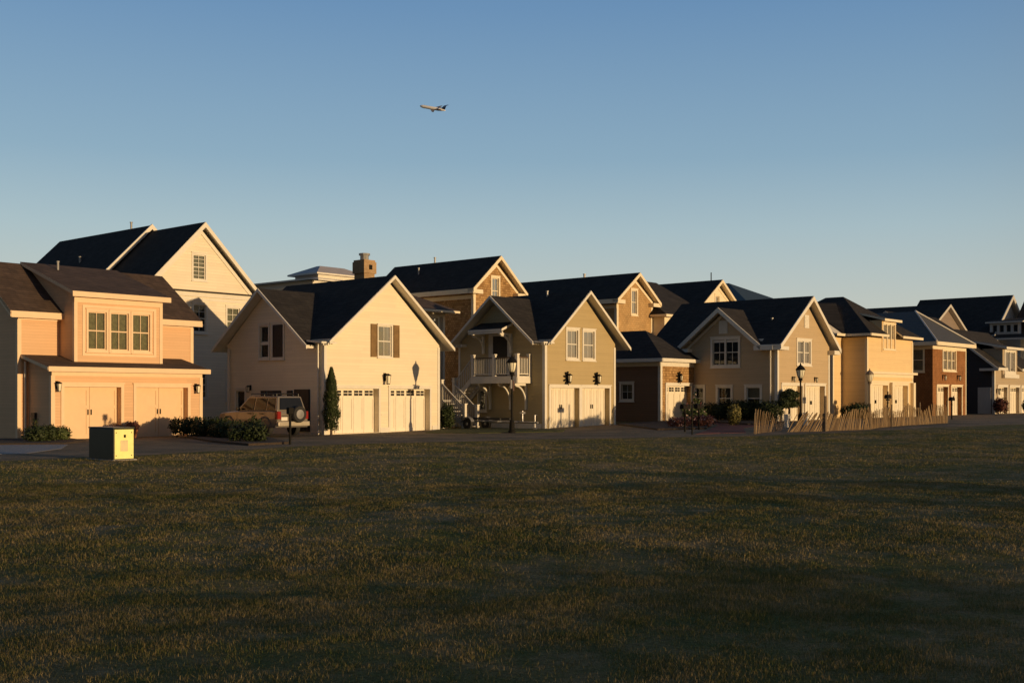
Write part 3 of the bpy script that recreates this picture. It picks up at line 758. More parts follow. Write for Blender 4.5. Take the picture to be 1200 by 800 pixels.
    L.fbox(H.tr, .2, zb, 3.6, .3, 0, .04)
    F.fbox(H.tr, 2.9, zb, 2.99, .3, .04, .06)
    H.finish()
    vent_pipe(H, 3.0, 2.3, 6.9, .4, .05); vent_pipe(H, 2.2, 3.2, 6.3, .4, .05)
balcony_house()

# ================================================================== HOUSE 4 : small hip garage
def hip_roof(H, x0, y0, x1, y1, ze, zr, xm0, ym0, xm1, ym1, t=.12):
    """ridge from (xm0,ym0) to (xm1,ym1)"""
    A, B, C, D = (x0, y0, ze), (x1, y0, ze), (x1, y1, ze), (x0, y1, ze); P = (xm0, ym0, zr); Q = (xm1, ym1, zr)
    if abs(xm1 - xm0) < 1e-3:      # ridge along b
        H.rf.slab([A, B, P], t); H.rf.slab([B, C, Q, P], t); H.rf.slab([C, D, Q], t); H.rf.slab([D, A, P, Q], t)
    else:
        H.rf.slab([A, B, Q, P], t); H.rf.slab([B, C, Q], t); H.rf.slab([C, D, P, Q], t); H.rf.slab([D, A, P], t)
def small_garage():
    a0, b0 = 55.34, 37.0
    H = House('garage', 'small hip-roofed garage with golden shingles and a single white door', 'garage', a0, b0, SH_GOLD, TRIM, ROOF)
    w = 3.8; d = 7; zb = .05
    F, L = H.box_walls(w, d, zb, 3.75)
    H.faces.remove(L); H2 = L
    garage_door(F, .62, .2, 3.2, 2.3, 'lites', DOORW, .34, casing=.13)
    wall_light(F, 1.9, 2.72, 1.1, True)
    window(L, 1.95, 1.5, 2.75, 2.4, 2, 2, False, fill='half', casing=.12)
    # the side wall is dark painted boards
    dk = House.__new__(House); dk.__dict__.update(H.__dict__); dk.faces = [L]; dk.wall = siding('dark_brown_boards', (.20, .12, .07), .14); dk.extra = MB(); dk.walls('side_wall')
    hip_roof(H, -.42, -.42, w + .45, d + .4, 3.86, 5.62, 1.9, 2.35, 1.9, 4.8)
    for (p, q, r_, s) in ((-.42, -.46, w + .45, -.42), (-.46, -.42, -.42, d + .4)): H.tr.box(p, q, 3.66, r_, s, 3.84)
    H.tr.box(0, -.03, 3.42, w, 0, 3.66); H.tr.box(-.03, 0, 3.42, 0, d, 3.66)
    H.corner(0, 0, zb, 3.42, .16); H.corner(w, 0, zb, 3.42, .16, sx=-1)
    H.finish()
small_garage()

# ================================================================== HOUSE 6 : khaki twin gable
def twin():
    a0, b0 = 58.88, 31.5
    H = House('house', 'brown two-gabled house with a street lamp in front of its white garage doors', 'house', a0, b0, S_KHAKI, TRIM, ROOF)
    w = 6.5; d = 8.5; zb = .1; ap = 3.5; yc = 3.53
    front = [(0, zb), (w, zb), (w, 4.65), (ap, 7.15), (0, 4.65)]
    left = [(0, zb), (d, zb), (d, 4.6), (6.1, 4.6), (yc, 6.55), (1.05, 4.5), (0, 4.5)]
    F = H.face('front', (0, 0), front); L = H.face('left', (0, 0), left); H.face('right', (w, 0), [(0, zb), (d, zb), (d, 4.6), (0, 4.6)]); H.face('back', (0, d), front)
    garage_door(F, .55, .22, 2.98, 2.3, 'boards', DOORW, .34, casing=.12); garage_door(F, 3.4, .22, 5.85, 2.3, 'boards', DOORW, .34, casing=.12)
    window(F, 2.4, 3.6, 4.0, 4.9, 1, 1, fill='half', casing=.13, group=2)
    wall_light(F, 1.75, 2.62, .9); wall_light(F, 4.55, 2.62, .9)
    # louvre vents in the gables
    for FF, s, z in ((F, 3.28, 5.75), (L, 3.25, 5.4)):
        v = MB(); FF.fbox(v, s - .06, z - .06, s + .06 + .45, z + .7, 0, .04)
        for i in range(8): FF.fbox(v, s, z + .03 + i * .08, s + .45, z + .06 + i * .08, .04, .07)
        v.build('gable_vent', TRIM, H.e)
    window(L, 2.5, 3.5, 4.2, 5.0, 2, 1, fill='dark', casing=.14, group=2)
    for (p, q) in ((1.1, 1.95), (3.0, 3.85), (4.85, 5.4)): window(L, p, .95, q, 2.2, 1, 1, fill='half' if p < 2 else 'dark', casing=.14)
    H.gable_b(.03, ap, w + .62, -.45, 8.6, (4.97, 4.55), 7.55)
    H.rf.slab([(-.5, -.45, 4.6), (.03, -.45, 4.97), (.03, .85, 4.97), (-.5, .85, 4.6)], .14); H.rf.slab([(-.5, 6.3, 4.6), (.03, 6.3, 4.97), (.03, 8.6, 4.97), (-.5, 8.6, 4.6)], .14)
    H.gable_a(yc - 2.75, yc, yc + 2.85, -.5, 2.9, 4.6, 6.85)
    # main left slope carried down at the rear
    rakes(F, [(-.5, 4.59), (ap, 7.54), (w + .62, 4.54)], .26, .45, .5); rakes(L, [(yc - 2.75, 4.59), (yc, 6.84), (yc + 2.85, 4.59)], .28, .5, .56)
    rakes(L, [(yc - 2.45, 4.5), (yc, 6.5), (yc + 2.5, 4.5)], .16, 0, .05)
    F.fbox(H.tr, -.5, 4.3, .55, 4.5, 0, .44); F.fbox(H.tr, w - .2, 4.2, w + .6, 4.45, 0, .44)
    H.tr.box(-.56, .0, 4.3, -.5, 1.2, 4.55); H.tr.box(-.5, .0, 4.3, 0, 1.1, 4.5); H.tr.box(-.5, 5.6, 4.3, 0, 6.6, 4.5)
    H.corner(0, 0, zb, 4.3, .16); H.corner(w, 0, zb, 4.3, .16, sx=-1)
    downspout(H, -.07, .4, .25, 4.3); downspout(H, -.07, 6.4, .25, 4.3)
    H.finish(); vent_pipe(H, 1.6, 1.2, 5.9, .35, .06)
twin()

# ================================================================== T4 green metal hip, far
def t4():
    H = House('house', 'far house with a green metal hip roof showing above the brown two-gabled house', 'house', 88.5, 50.5, S_GREYB, TRIMG, GREENM)
    H.box_walls(9, 14, 0, 10.0)
    hip_roof(H, -.5, -.5, 9.5, 14.5, 9.9, 12.1, 4.5, 4.2, 4.5, 10); H.finish()
    m = MB(); m.tube((4.4, 6, 12), (4.4, 6, 13.2), .05, n=6); m.build('antenna', IRON, H.e)
t4()

# ================================================================== HOUSE 7 : butter
def butter():
    a0, b0 = 70.76, 31.5
    H = House('house', 'pale yellow house with a dark hip roof, small dormer and band above the garage', 'house', a0, b0, S_BUTTER, TRIMC, ROOF)
    w = 7.4; d = 8; zb = .15
    F = H.face('front', (0, 0), [(0, zb), (w, zb), (w, 5.5), (0, 5.5)])
    L = H.face('left', (0, 0), [(0, zb), (1.7, zb), (1.7, 5.5), (0, 5.5)])
    H.face('right', (w, 0), [(0, zb), (d, zb), (d, 5.5), (0, 5.5)]); H.face('back', (-1.2, d), [(0, zb), (w + 1.2, zb), (w + 1.2, 5.5), (0, 5.5)])
    F2 = H.face('front', (-1.35, 1.7), [(0, zb), (1.35, zb), (1.35, 5.5), (0, 5.5)]); H.face('left', (-1.35, 1.7), [(0, zb), (d - 1.7, zb), (d - 1.7, 5.5), (0, 5.5)])
    garage_door(F, .7, .25, 3.2, 2.42, 'boards', DOORW, .36, casing=.14); garage_door(F, 4.0, .25, 6.5, 2.42, 'boards', DOORW, .36, casing=.14)
    F.fbox(H.tr, 0, 2.95, w, 3.15, 0, .05); F.fbox(H.tr, -.1, 3.15, w + .15, 3.3, 0, .3); F.fbox(H.tr, -.02, 2.62, w, 2.7, 0, .06)
    F.fbox(H.tr, 3.5, zb, 3.85, 2.62, 0, .22); F.fbox(H.tr, w - .35, zb, w, 2.62, 0, .22); F.fbox(H.tr, 0, zb, .4, 2.62, 0, .22)
    # dormer
    D = H.face('front', (2.25, -.03), [(0, 4.6), (2.25, 4.6), (2.25, 6.7), (0, 6.7)]); H.face('left', (2.25, -.03), [(0, 4.6), (3, 4.6), (3, 6.7), (0, 6.7)]); H.face('right', (4.5, -.03), [(0, 4.6), (3, 4.6), (3, 6.7), (0, 6.7)])
    window(D, .2, 4.85, 2.05, 6.45, 1, 1, False, fill='dark', casing=.08, group=3)
    zk = 5.72 + (8.5 - 5.72) * (1.4 / 3.8)
    H.rf.slab([(-.5, -.5, 5.72), (2.22, -.5, 5.72), (2.22, .9, zk), (4.53, .9, zk), (4.53, -.5, 5.72), (w + .55, -.5, 5.72), (3.6, 3.3, 8.5)], .12)
    A, B, C, D_ = (-.5, -.5, 5.72), (w + .55, -.5, 5.72), (w + .55, d + .5, 5.72), (-.5, d + .5, 5.72); P_, Q_ = (3.6, 3.3, 8.5), (3.6, 4.6, 8.5)
    H.rf.slab([B, C, Q_, P_], .12); H.rf.slab([C, D_, Q_], .12); H.rf.slab([D_, A, P_, Q_], .12)
    H.rf.slab([(-1.85, 1.2, 5.72), (-.5, 1.2, 5.72), (2.5, 3.3, 8.0), (1.0, 5, 8.0), (-1.85, 5.5, 5.72)], .12)
    H.rf.slab([(2.0, -.3, 6.78), (4.8, -.3, 6.78), (4.4, 2.2, 7.4), (2.3, 2.2, 7.4)], .12)
    H.tr.box(2.0, -.34, 6.62, 4.8, -.3, 6.78); H.tr.box(-.5, -.54, 5.56, 2.24, -.5, 5.72); H.tr.box(4.52, -.54, 5.56, w + .55, -.5, 5.72)
    H.tr.box(-1.85, 1.16, 5.56, -.5, 1.2, 5.72); H.tr.box(-.54, -.5, 5.56, -.5, 1.2, 5.72)
    H.corner(0, 0, zb, 5.4, .14); H.corner(w, 0, zb, 5.4, .14, sx=-1); H.corner(-1.35, 1.7, zb, 5.4, .12)
    H.finish()
butter()

# ================================================================== HOUSE 8 : brown shingle
def brown():
    a0, b0 = 82.3, 31.7
    H = House('house', 'brown shingled house with a grey metal hip roof and triple window', 'house', a0, b0, SH_BROWN, TRIMC, GREYM)
    w = 6.6; d = 9; zb = .15
    F, L = H.box_walls(w, d, zb, 5.4)
    garage_door(F, .8, .25, 2.9, 2.4, 'lites', DOORW, .36, casing=.12); garage_door(F, 3.6, .25, 5.7, 2.4, 'lites', DOORW, .36, casing=.12)
    window(F, 1.95, 3.65, 4.45, 5.05, 1, 1, fill='blind', casing=.12, group=3)
    wall_light(F, 1.9, 3.0, 1.2); wall_light(F, 4.8, 3.0, 1.2)
    window(L, .7, 3.55, 1.6, 5.1, 1, 1, fill='blind', casing=.12)
    hip_roof(H, -.5, -.5, w + .7, d + .4, 5.62, 8.1, 3.3, 2.6, 3.3, 6.3)
    H.tr.box(-.5, -.54, 5.35, w + .7, -.5, 5.6); H.tr.box(-.54, -.5, 5.35, -.5, d, 5.6); H.tr.box(0, -.03, 5.1, w, 0, 5.35); H.tr.box(-.03, 0, 5.1, 0, d, 5.35)
    hp = MB(); hp.tube((-.5, -.5, 5.66), (3.3, 2.6, 8.14), .06, n=6); hp.tube((w + .7, -.5, 5.66), (3.3, 2.6, 8.14), .06, n=6); hp.build('hip_cap', TRIMG, H.e)
    H.corner(w, 0, zb, 5.1, .12, sx=-1)
    H.finish()
brown()

# ================================================================== HOUSE 9 : tan and navy
def navy():
    a0, b0 = 95.2, 31.7
    H = House('house', 'house at the right edge with navy side wall, tan front and small dormer', 'house', a0, b0, S_NAVY, TRIM, ROOF)
    w = 9; d = 7.4; zb = .15; yc = 3.7
    left = [(0, zb), (d, zb), (d, 4.2), (yc, 7.1), (0, 4.2)]
    L = H.face('left', (0, 0), left); H.face('right', (w, 0), left); H.face('back', (0, d), [(0, zb), (w, zb), (w, 4.2), (0, 4.2)])
    dr = MB(); L.fbox(dr, .35, .3, 1.15, 2.3, 0, .05); o = dr.build('side_door', TRIMG, H.e); dc = MB(); L.fbox(dc, .23, .3, .35, 2.42, 0, .07); L.fbox(dc, 1.15, .3, 1.27, 2.42, 0, .07); L.fbox(dc, .35, 2.3, 1.15, 2.42, 0, .07); dc.build('door_frame', TRIMG, o)
    # tan front wall is its own part
    H2 = House.__new__(House); H2.__dict__.update(H.__dict__); H2.faces = []; H2.wall = S_BEIGE; H2.extra = MB()
    F = H2.face('front', (0, -.01), [(0, zb), (w, zb), (w, 4.15), (0, 4.15)])
    garage_door(F, .9, .3, 3.05, 2.45, 'lites', DOORW, .3, casing=.14); garage_door(F, 3.75, .3, 6.1, 2.45, 'lites', DOORW, .3, casing=.14)
    garage_door(F, 6.7, .3, 8.5, 2.45, 'lites', DOORW, .3, casing=.14)
    D = H2.face('front', (1.7, -.1), [(0, 3.2), (3.6, 3.2), (3.6, 5.6), (0, 5.6)]); H2.face('left', (1.7, -.1), [(0, 3.2), (3, 3.2), (3, 5.6), (0, 5.6)]); H2.face('right', (5.3, -.1), [(0, 3.2), (3, 3.2), (3, 5.6), (0, 5.6)])
    window(D, .6, 3.75, 3.0, 5.35, 1, 1, False, fill='dark', casing=.2, group=2)
    wall_light(F, .5, 2.0, 1.4)
    H2.walls('front_wall')
    zk = 3.95 + (7.3 - 3.95) * (.75 / (yc + .5))
    H.rf.slab([(-.5, -.5, 3.95), (1.68, -.5, 3.95), (1.68, .25, zk), (5.32, .25, zk), (5.32, -.5, 3.95), (w + .5, -.5, 3.95), (w + .5, yc, 7.3), (-.5, yc, 7.3)], .14)
    H.rf.slab([(-.5, yc, 7.3), (w + .5, yc, 7.3), (w + .5, d + .5, 3.95), (-.5, d + .5, 3.95)], .14)
    rakes(L, [(-.5, 3.94), (yc, 7.29), (d + .5, 3.94)], .22, .5, .55)
    L.fbox(H.tr, -.5, 3.75, 1.0, 3.95, 0, .5)
    H.tr.box(-.5, -.54, 3.8, 1.68, -.5, 4.0); H.tr.box(5.32, -.54, 3.8, w + .5, -.5, 4.0)
    H.rf.slab([(1.35, -.5, 5.72), (5.65, -.5, 5.72), (5.65, 2.4, 6.3), (1.35, 2.4, 6.3)], .14); H.tr.box(1.35, -.54, 5.52, 5.65, -.5, 5.72)
    D.fbox(H.tr, 0, 3.2, 3.6, 3.5, 0, .18); H.corner(0, -.01, zb, 3.9, .18)
    H.finish('side_wall')
navy()

# second steep dark roof just behind the navy house
def behind_navy():
    H = House('house', 'steep dark-roofed house between the navy-sided house and the big roof behind', 'house', 101, 38.5, S_GREYB, TRIMG, ROOF)
    H.box_walls(11, 9, 0, 6.3, left=[(0, 0), (9, 0), (9, 6.3), (4.5, 9.2), (0, 6.3)])
    H.gable_a(-.5, 4.5, 9.5, -.5, 11.5, 6.0, 9.4); rakes(H.faces[1], [(-.5, 5.99), (4.5, 9.39), (9.5, 5.99)], .25, .5, .55); H.finish()
behind_navy()

# ================================================================== far big roofs at right
def t5():
    H = House('house', 'large dark-roofed house with white pediment on the skyline at right', 'house', 135, 45, siding('dull_white_siding', (.55, .55, .56), .15), TRIMG, ROOF)
    H.box_walls(10, 12, 0, 8.9)
    H.gable_b(-1.5, 5, 11.5, -.5, 10.5, 8.6, 13.55, .3)
    F = Face(H, 'front', (0, 0), [(0, 8.9), (10, 8.9), (5, 13.1)]); H.faces.append(F) if F not in H.faces else None
    rakes(F, [(-1.5, 8.6), (5, 13.55), (11.5, 8.6)], .5, .5, .6)
    # pediment wing facing left
    L = Face(H, 'left', (-2.0, 3.0), [(0, 8.2), (7.6, 8.2), (7.6, 9.5), (3.8, 11.6), (0, 9.5)])
    H.gable_a(2.6, 6.8, 11.0, -2.6, 2.5, 9.2, 11.8, .2); rakes(L, [(-.4, 9.18), (3.8, 11.78), (8.0, 9.18)], .35, .6, .7); L.fbox(H.tr, -.4, 8.9, 8.0, 9.2, 0, .5)
    # row-of-windows dormer
    D = Face(H, 'left', (-1.0, -3.3), [(0, 8.4), (3.4, 8.4), (3.4, 10.0), (0, 10.0)])
    for i in range(4): window(D, .35 + i * .75, 8.9, .85 + i * .75, 9.75, 1, 1, False, fill='dark', casing=.06)
    H.rf.slab([(-1.4, -3.6, 10.1), (-1.4, .5, 10.1), (3, .5, 10.7), (3, -3.6, 10.7)], .15)
    H.rf.slab([(-2.5, -6, 8.2), (5, -6, 10.6), (5, .2, 10.6), (-2.5, .2, 8.2)], .2)
    H.finish()
    H = House('house', 'dark-roofed house lowest and leftmost of the skyline roofs at right', 'house', 116, 45, S_GREYB, TRIMG, ROOF)
    H.box_walls(9, 12, 0, 8.8, front=[(0, 0), (9, 0), (9, 8.8), (4.5, 11.1), (0, 8.8)])
    H.gable_b(-.6, 4.5, 9.6, -.5, 12, 8.6, 11.3, .3); H.finish()
    H = House('house', 'dark-roofed white house cut by the right edge of the photo', 'house', 137, 38.2, siding('bluish_white_siding', (.6, .6, .62), .15), TRIMG, ROOF)
    F, L = H.box_walls(9, 4.5, 0, 9.0, front=[(0, 0), (9, 0), (9, 9.0), (4.5, 12.6), (0, 9.0)]); H.gable_b(-.6, 4.5, 9.6, -.4, 5.5, 8.8, 12.9, .3)
    rakes(F, [(-.6, 8.79), (4.5, 12.89), (9.6, 8.79)], .4, .4, .5); H.finish()
t5()

# ================================================================== GROUND
def sheet(name, P, nu, nv, mat, kind='structure'):
    me = bpy.data.meshes.new(name)
    fs = [(j * nu + i, j * nu + i + 1, (j + 1) * nu + i + 1, (j + 1) * nu + i) for j in range(nv - 1) for i in range(nu - 1)]
    me.from_pydata(P, [], fs); me.materials.append(mat); me.polygons.foreach_set('use_smooth', [True] * len(me.polygons)); me.update()
    o = bpy.data.objects.new(name, me); COL.objects.link(o); o['kind'] = kind; return o

def groundmat():
    m, nt, bs = newmat('lawn_soil'); l = nt.links
    tc = nt.nodes.new('ShaderNodeTexCoord')
    n1 = N(nt, 'ShaderNodeTexNoise', Scale=.4, Detail=7., Roughness=.66); n2 = N(nt, 'ShaderNodeTexNoise', Scale=2.0, Detail=7., Roughness=.72); n3 = N(nt, 'ShaderNodeTexNoise', Scale=26., Detail=6., Roughness=.75)
    for n in (n1, n2, n3): l.new(tc.outputs['Object'], n.inputs['Vector'])
    a = N(nt, 'ShaderNodeMath', operation='ADD'); l.new(n1.outputs['Fac'], a.inputs[0]); l.new(n2.outputs['Fac'], a.inputs[1])
    h = N(nt, 'ShaderNodeMath', operation='MULTIPLY'); l.new(a.outputs[0], h.inputs[0]); h.inputs[1].default_value = .5
    c = ramp(nt, h.outputs[0], [(.39, (.10, .115, .030)), (.47, (.165, .145, .046)), (.53, (.235, .175, .072)), (.61, (.34, .24, .12))])
    mx = nt.nodes.new('ShaderNodeMix'); mx.data_type = 'RGBA'; mx.blend_type = 'MULTIPLY'; mx.inputs[0].default_value = 1.; l.new(c, mx.inputs[6])
    l.new(ramp(nt, n3.outputs['Fac'], [(.35, (.55, .55, .55)), (.65, (1.3, 1.3, 1.3))]), mx.inputs[7]); l.new(mx.outputs[2], bs.inputs['Base Color'])
    b = N(nt, 'ShaderNodeBump', Strength=.8, Distance=.06); l.new(n3.outputs['Fac'], b.inputs['Height']); l.new(b.outputs[0], bs.inputs['Normal'])
    bs.inputs['Roughness'].default_value = .95; bs.inputs['Specular IOR Level'].default_value = .1
    return m
xs = np.concatenate([np.array([-2500, -1200, -600, -300, -160, -100, -70, -50, -40, -34]), np.arange(-30, 34, .3), np.array([35, 38, 42, 48, 56, 66, 80, 100, 140, 200, 320, 600, 1200, 2500])])
ys = np.concatenate([np.array([-600, -200, -80, -40, -20, -10, -4]), np.arange(0, 56, .3), np.array([58, 61, 65, 70, 76, 84, 95, 110, 130, 160, 220, 320, 600, 1200, 3000])])
XX, YY = np.meshgrid(xs, ys); ZZ = ground(XX, YY)
sheet('ground', np.stack([XX, YY, ZZ], -1).reshape(-1, 3).tolist(), len(xs), len(ys), groundmat())

# lane and garage aprons: strip between the lawn edge and the fronts of the houses
BACK_A = np.array([-60, 14, 22, 33, 33.1, 44, 44.1, 55, 55.1, 66, 140.0]); BACK_B = np.array([44.5, 44.5, 44.4, 44.4, 40.8, 40.8, 37.5, 37.5, 32.1, 32.1, 32.2])
aa = np.unique(np.concatenate([np.linspace(-40, 140, 260), BACK_A[1:-1]])); P = []
nv = 24
for j in range(nv):
    for a in aa:
        b0 = float(edge_b(a)) + .35 * math.sin(a * 1.3) * .4; b1 = float(np.interp(a, BACK_A, BACK_B)); b = b0 + (b1 - b0) * j / (nv - 1)
        p = W(a, b); P.append((p.x, p.y, float(ground(p.x, p.y)) + (.02 if j else -.03)))
def lanemat():
    m, nt, bs = newmat('gravel_lane'); l = nt.links
    tc = nt.nodes.new('ShaderNodeTexCoord')
    n1 = N(nt, 'ShaderNodeTexNoise', Scale=.5, Detail=6., Roughness=.6); n2 = N(nt, 'ShaderNodeTexNoise', Scale=30., Detail=6., Roughness=.75)
    for n in (n1, n2): l.new(tc.outputs['Object'], n.inputs['Vector'])
    c = ramp(nt, n1.outputs['Fac'], [(.36, (.085, .072, .034)), (.46, (.13, .095, .052)), (.64, (.21, .145, .080))])
    mx = nt.nodes.new('ShaderNodeMix'); mx.data_type = 'RGBA'; mx.blend_type = 'MULTIPLY'; mx.inputs[0].default_value = 1.; l.new(c, mx.inputs[6])
    l.new(ramp(nt, n2.outputs['Fac'], [(.35, (.6, .6, .6)), (.65, (1.35, 1.35, 1.35))]), mx.inputs[7]); l.new(mx.outputs[2], bs.inputs['Base Color'])
    b = N(nt, 'ShaderNodeBump', Strength=.8, Distance=.03); l.new(n2.outputs['Fac'], b.inputs['Height']); l.new(b.outputs[0], bs.inputs['Normal'])
    bs.inputs['Roughness'].default_value = .95; return m
sheet('lane', P, len(aa), nv, lanemat())

def patch(name, pts, mat, h=.06, kind='structure'):
    """low raised bed or paving following the ground; pts are (a,b)"""
    mb = MB(); top = [(*W(a, b)[:2], gz(a, b) + h) for a, b in pts]
    cx = sum(p[0] for p in top) / len(top); cy = sum(p[1] for p in top) / len(top)
    mb.add(top, [tuple(range(len(top)))]); lo = [(x, y, z - h - .15) for x, y, z in top]; n = len(top)
    for i in range(n):
        j = (i + 1) % n; mb.add([top[i], top[j], lo[j], lo[i]], [(0, 1, 2, 3)])
    o = mb.build(name, mat); o['kind'] = kind; return o
MULCH = plain('mulch', (.05, .035, .025), .95, var=.4, scale=14, bump=1., bscale=20)
SHELL = plain('pale_gravel', (.30, .28, .26), .95, var=.45, scale=18, bump=1., bscale=30)
BRPAVE = shingle('red_brick_paving', (.22, .07, .045), (.27, .09, .06), .2, .1, .4)
patch('gravel_path', [(14, 34.6), (16.5, 33.8), (18.9, 36.2), (20.6, 39), (20.3, 43), (17, 43), (14, 42)], SHELL, .025)
patch('planting_bed', [(20.6, 39.3), (22.6, 41.4), (23.2, 43.8), (20.9, 45.8), (19.2, 45), (18.5, 41)], MULCH, .08)
patch('planting_bed', [(24.3, 33.4), (26.2, 33.6), (29.2, 38.9), (29.4, 43.8), (27.2, 41.6), (25.2, 37)], MULCH, .1)
patch('grass_verge', [(41.9, 33.4), (38.5, 35.6), (37.5, 38.0), (40.8, 40.4), (43.3, 40), (43.5, 37), (43.8, 34.8)], plain('verge_grass', (.07, .075, .02), .95, var=.4, scale=12, bump=1.), .05)
patch('planting_bed', [(45.5, 30.6), (50.3, 36.4), (55.2, 36.9), (55.6, 34.2), (51, 31.2), (47.6, 29.2)], MULCH, .1)
patch('brick_path', [(42.8, 26.8), (47.6, 29.0), (52, 31.2), (56.6, 34.5), (58.6, 33.8), (53.8, 29.4), (50, 28.6), (45, 25.6)], BRPAVE, .03)
patch('planting_bed', [(53.6, 30.4), (56.6, 35.6), (58.8, 36.5), (58.8, 32.2), (56.5, 29.9)], MULCH, .1)

# ------------------------------------------------------------------ GRASS BLADES on the lawn
def grass():
    def scatter(n, zmin, zmax, p):
        # uniform over the view wedge (with margins) between two distances
        y = np.sqrt(rng.random(n) * (zmax ** 2 - zmin ** 2) + zmin ** 2); x = (rng.random(n) - .5) * y * 1.12 + (rng.random(n) - .5) * 3
        return x, y
    X, Y, S = [], [], []
    for (n, z0, z1, s) in ((800000, 4.5, 12, .42), (850000, 12, 24, .72), (560000, 24, 52, 1.2)):
        x, y = scatter(n, z0, z1, 1); X.append(x); Y.append(y); S.append(np.full(n, s))
    x = np.concatenate(X); y = np.concatenate(Y); s = np.concatenate(S)
    dens = vnoise(x * .8 + 40, y * .8) * .5 + vnoise(x * 3.1, y * 3.1 + 9) * .5
    a = x * ST + y * CT; b = -x * CT + y * ST
    keep = (rng.random(len(x)) < np.clip(2.6 * dens - .62, .12, 1)) & (edge_b(a) - b > .1 + .5 * rng.random(len(x)))
    x, y, s, dens = x[keep], y[keep], s[keep], dens[keep]; n = len(x)
    z = ground(x, y) - .005
    h = (.010 + .042 * rng.random(n) ** 3 + .035 * np.clip(dens - .5, 0, 1)) * (.8 + .22 * s)
    w = (.0035 + .003 * rng.random(n)) * s * 1.3
    th = rng.random(n) * 2 * math.pi; lean = rng.normal(0, .5, n) * h; lt = rng.random(n) * 2 * math.pi
    V = np.zeros((n, 3, 3))
    V[:, 0] = np.stack([x - w * np.cos(th), y - w * np.sin(th), z], 1); V[:, 1] = np.stack([x + w * np.cos(th), y + w * np.sin(th), z], 1)
    V[:, 2] = np.stack([x + lean * np.cos(lt), y + lean * np.sin(lt), z + h], 1)
    me = bpy.data.meshes.new('lawn_grass'); me.vertices.add(n * 3); me.vertices.foreach_set('co', V.reshape(-1))
    me.loops.add(n * 3); me.loops.foreach_set('vertex_index', np.arange(n * 3, dtype=np.int32)); me.polygons.add(n)
    me.polygons.foreach_set('loop_start', np.arange(0, n * 3, 3, dtype=np.int32)); me.polygons.foreach_set('loop_total', np.full(n, 3, dtype=np.int32))
    me.update(calc_edges=True)
    m, nt, bs = newmat('grass_blades'); l = nt.links
    tc = nt.nodes.new('ShaderNodeTexCoord'); n1 = N(nt, 'ShaderNodeTexNoise', Scale=.4, Detail=7., Roughness=.66); n2 = N(nt, 'ShaderNodeTexNoise', Scale=2.0, Detail=7., Roughness=.72)
    for q in (n1, n2): l.new(tc.outputs['Object'], q.inputs['Vector'])
    g = nt.nodes.new('ShaderNodeNewGeometry')
    a1 = N(nt, 'ShaderNodeMath', operation='ADD'); l.new(n1.outputs['Fac'], a1.inputs[0]); l.new(n2.outputs['Fac'], a1.inputs[1])
    m1 = N(nt, 'ShaderNodeMath', operation='MULTIPLY'); l.new(a1.outputs[0], m1.inputs[0]); m1.inputs[1].default_value = .40
    m2 = N(nt, 'ShaderNodeMath', operation='MULTIPLY'); l.new(g.outputs['Random Per Island'], m2.inputs[0]); m2.inputs[1].default_value = .20
    a2 = N(nt, 'ShaderNodeMath', operation='ADD'); l.new(m1.outputs[0], a2.inputs[0]); l.new(m2.outputs[0], a2.inputs[1])
    c = ramp(nt, a2.outputs[0], [(.38, (.105, .125, .030)), (.46, (.17, .155, .046)), (.53, (.26, .20, .078)), (.61, (.40, .30, .15))])
    l.new(c, bs.inputs['Base Color']); bs.inputs['Roughness'].default_value = .8; bs.inputs['Specular IOR Level'].default_value = .1
    vu = nt.nodes.new('ShaderNodeVectorMath'); vu.operation = 'SCALE'; l.new(g.outputs['Normal'], vu.inputs[0]); vu.inputs['Scale'].default_value = .45
    va = nt.nodes.new('ShaderNodeVectorMath'); va.operation = 'ADD'; l.new(vu.outputs[0], va.inputs[0]); va.inputs[1].default_value = (0, 0, .55)
    vn = nt.nodes.new('ShaderNodeVectorMath'); vn.operation = 'NORMALIZE'; l.new(va.outputs[0], vn.inputs[0]); l.new(vn.outputs[0], bs.inputs['Normal'])
    me.materials.append(m)
    o = bpy.data.objects.new('lawn_grass', me); COL.objects.link(o); o['kind'] = 'stuff'
    tag(o, 'short dry brown and green grass covering the open lawn', 'grass')
grass()

# ------------------------------------------------------------------ PLANTS
LEAF_D = leafmat('dark_leaves', (.018, .028, .010), (.045, .060, .022)); LEAF_G = leafmat('green_leaves', (.04, .06, .018), (.09, .11, .035))
LEAF_R = leafmat('reddish_leaves', (.07, .03, .025), (.14, .05, .04)); LEAF_Y = leafmat('yellow_leaves', (.10, .10, .03), (.2, .17, .06)); BARK = plain('bark', (.09, .065, .045), .9, var=.3, scale=20, bump=.8)
FLOW = leafmat('pale_flowers', (.35, .2, .22), (.55, .45, .4))
def leaves(mb, blobs, n, size, hollow=.35):
    tot = sum(r[3] * r[4] * r[5] for r in blobs)
    for (cx, cy, cz, rx, ry, rz) in blobs:
        k = max(8, int(n * rx * ry * rz / tot))
        for _ in range(k):
            v = Vector((random.gauss(0, 1), random.gauss(0, 1), random.gauss(0, 1))).normalized(); r = hollow + (1 - hollow) * random.random() ** .5
            r *= 1 + .18 * math.sin(v.x * 5 + cx) * math.cos(v.y * 4 + cz * 3)
            p = Vector((cx + v.x * rx * r, cy + v.y * ry * r, cz + v.z * rz * r))
            if p.z < .01: p.z = .01 + random.random() * .1
            u = Vector((random.gauss(0, 1), random.gauss(0, 1), random.gauss(0, 1))).normalized(); w = u.cross(v + Vector((.01, .02, .03))).normalized()
            s = size * (.6 + .8 * random.random())
            mb.add([p - u * s, p + w * s * .5, p + u * s, p - w * s * .5], [(0, 1, 2, 3)])
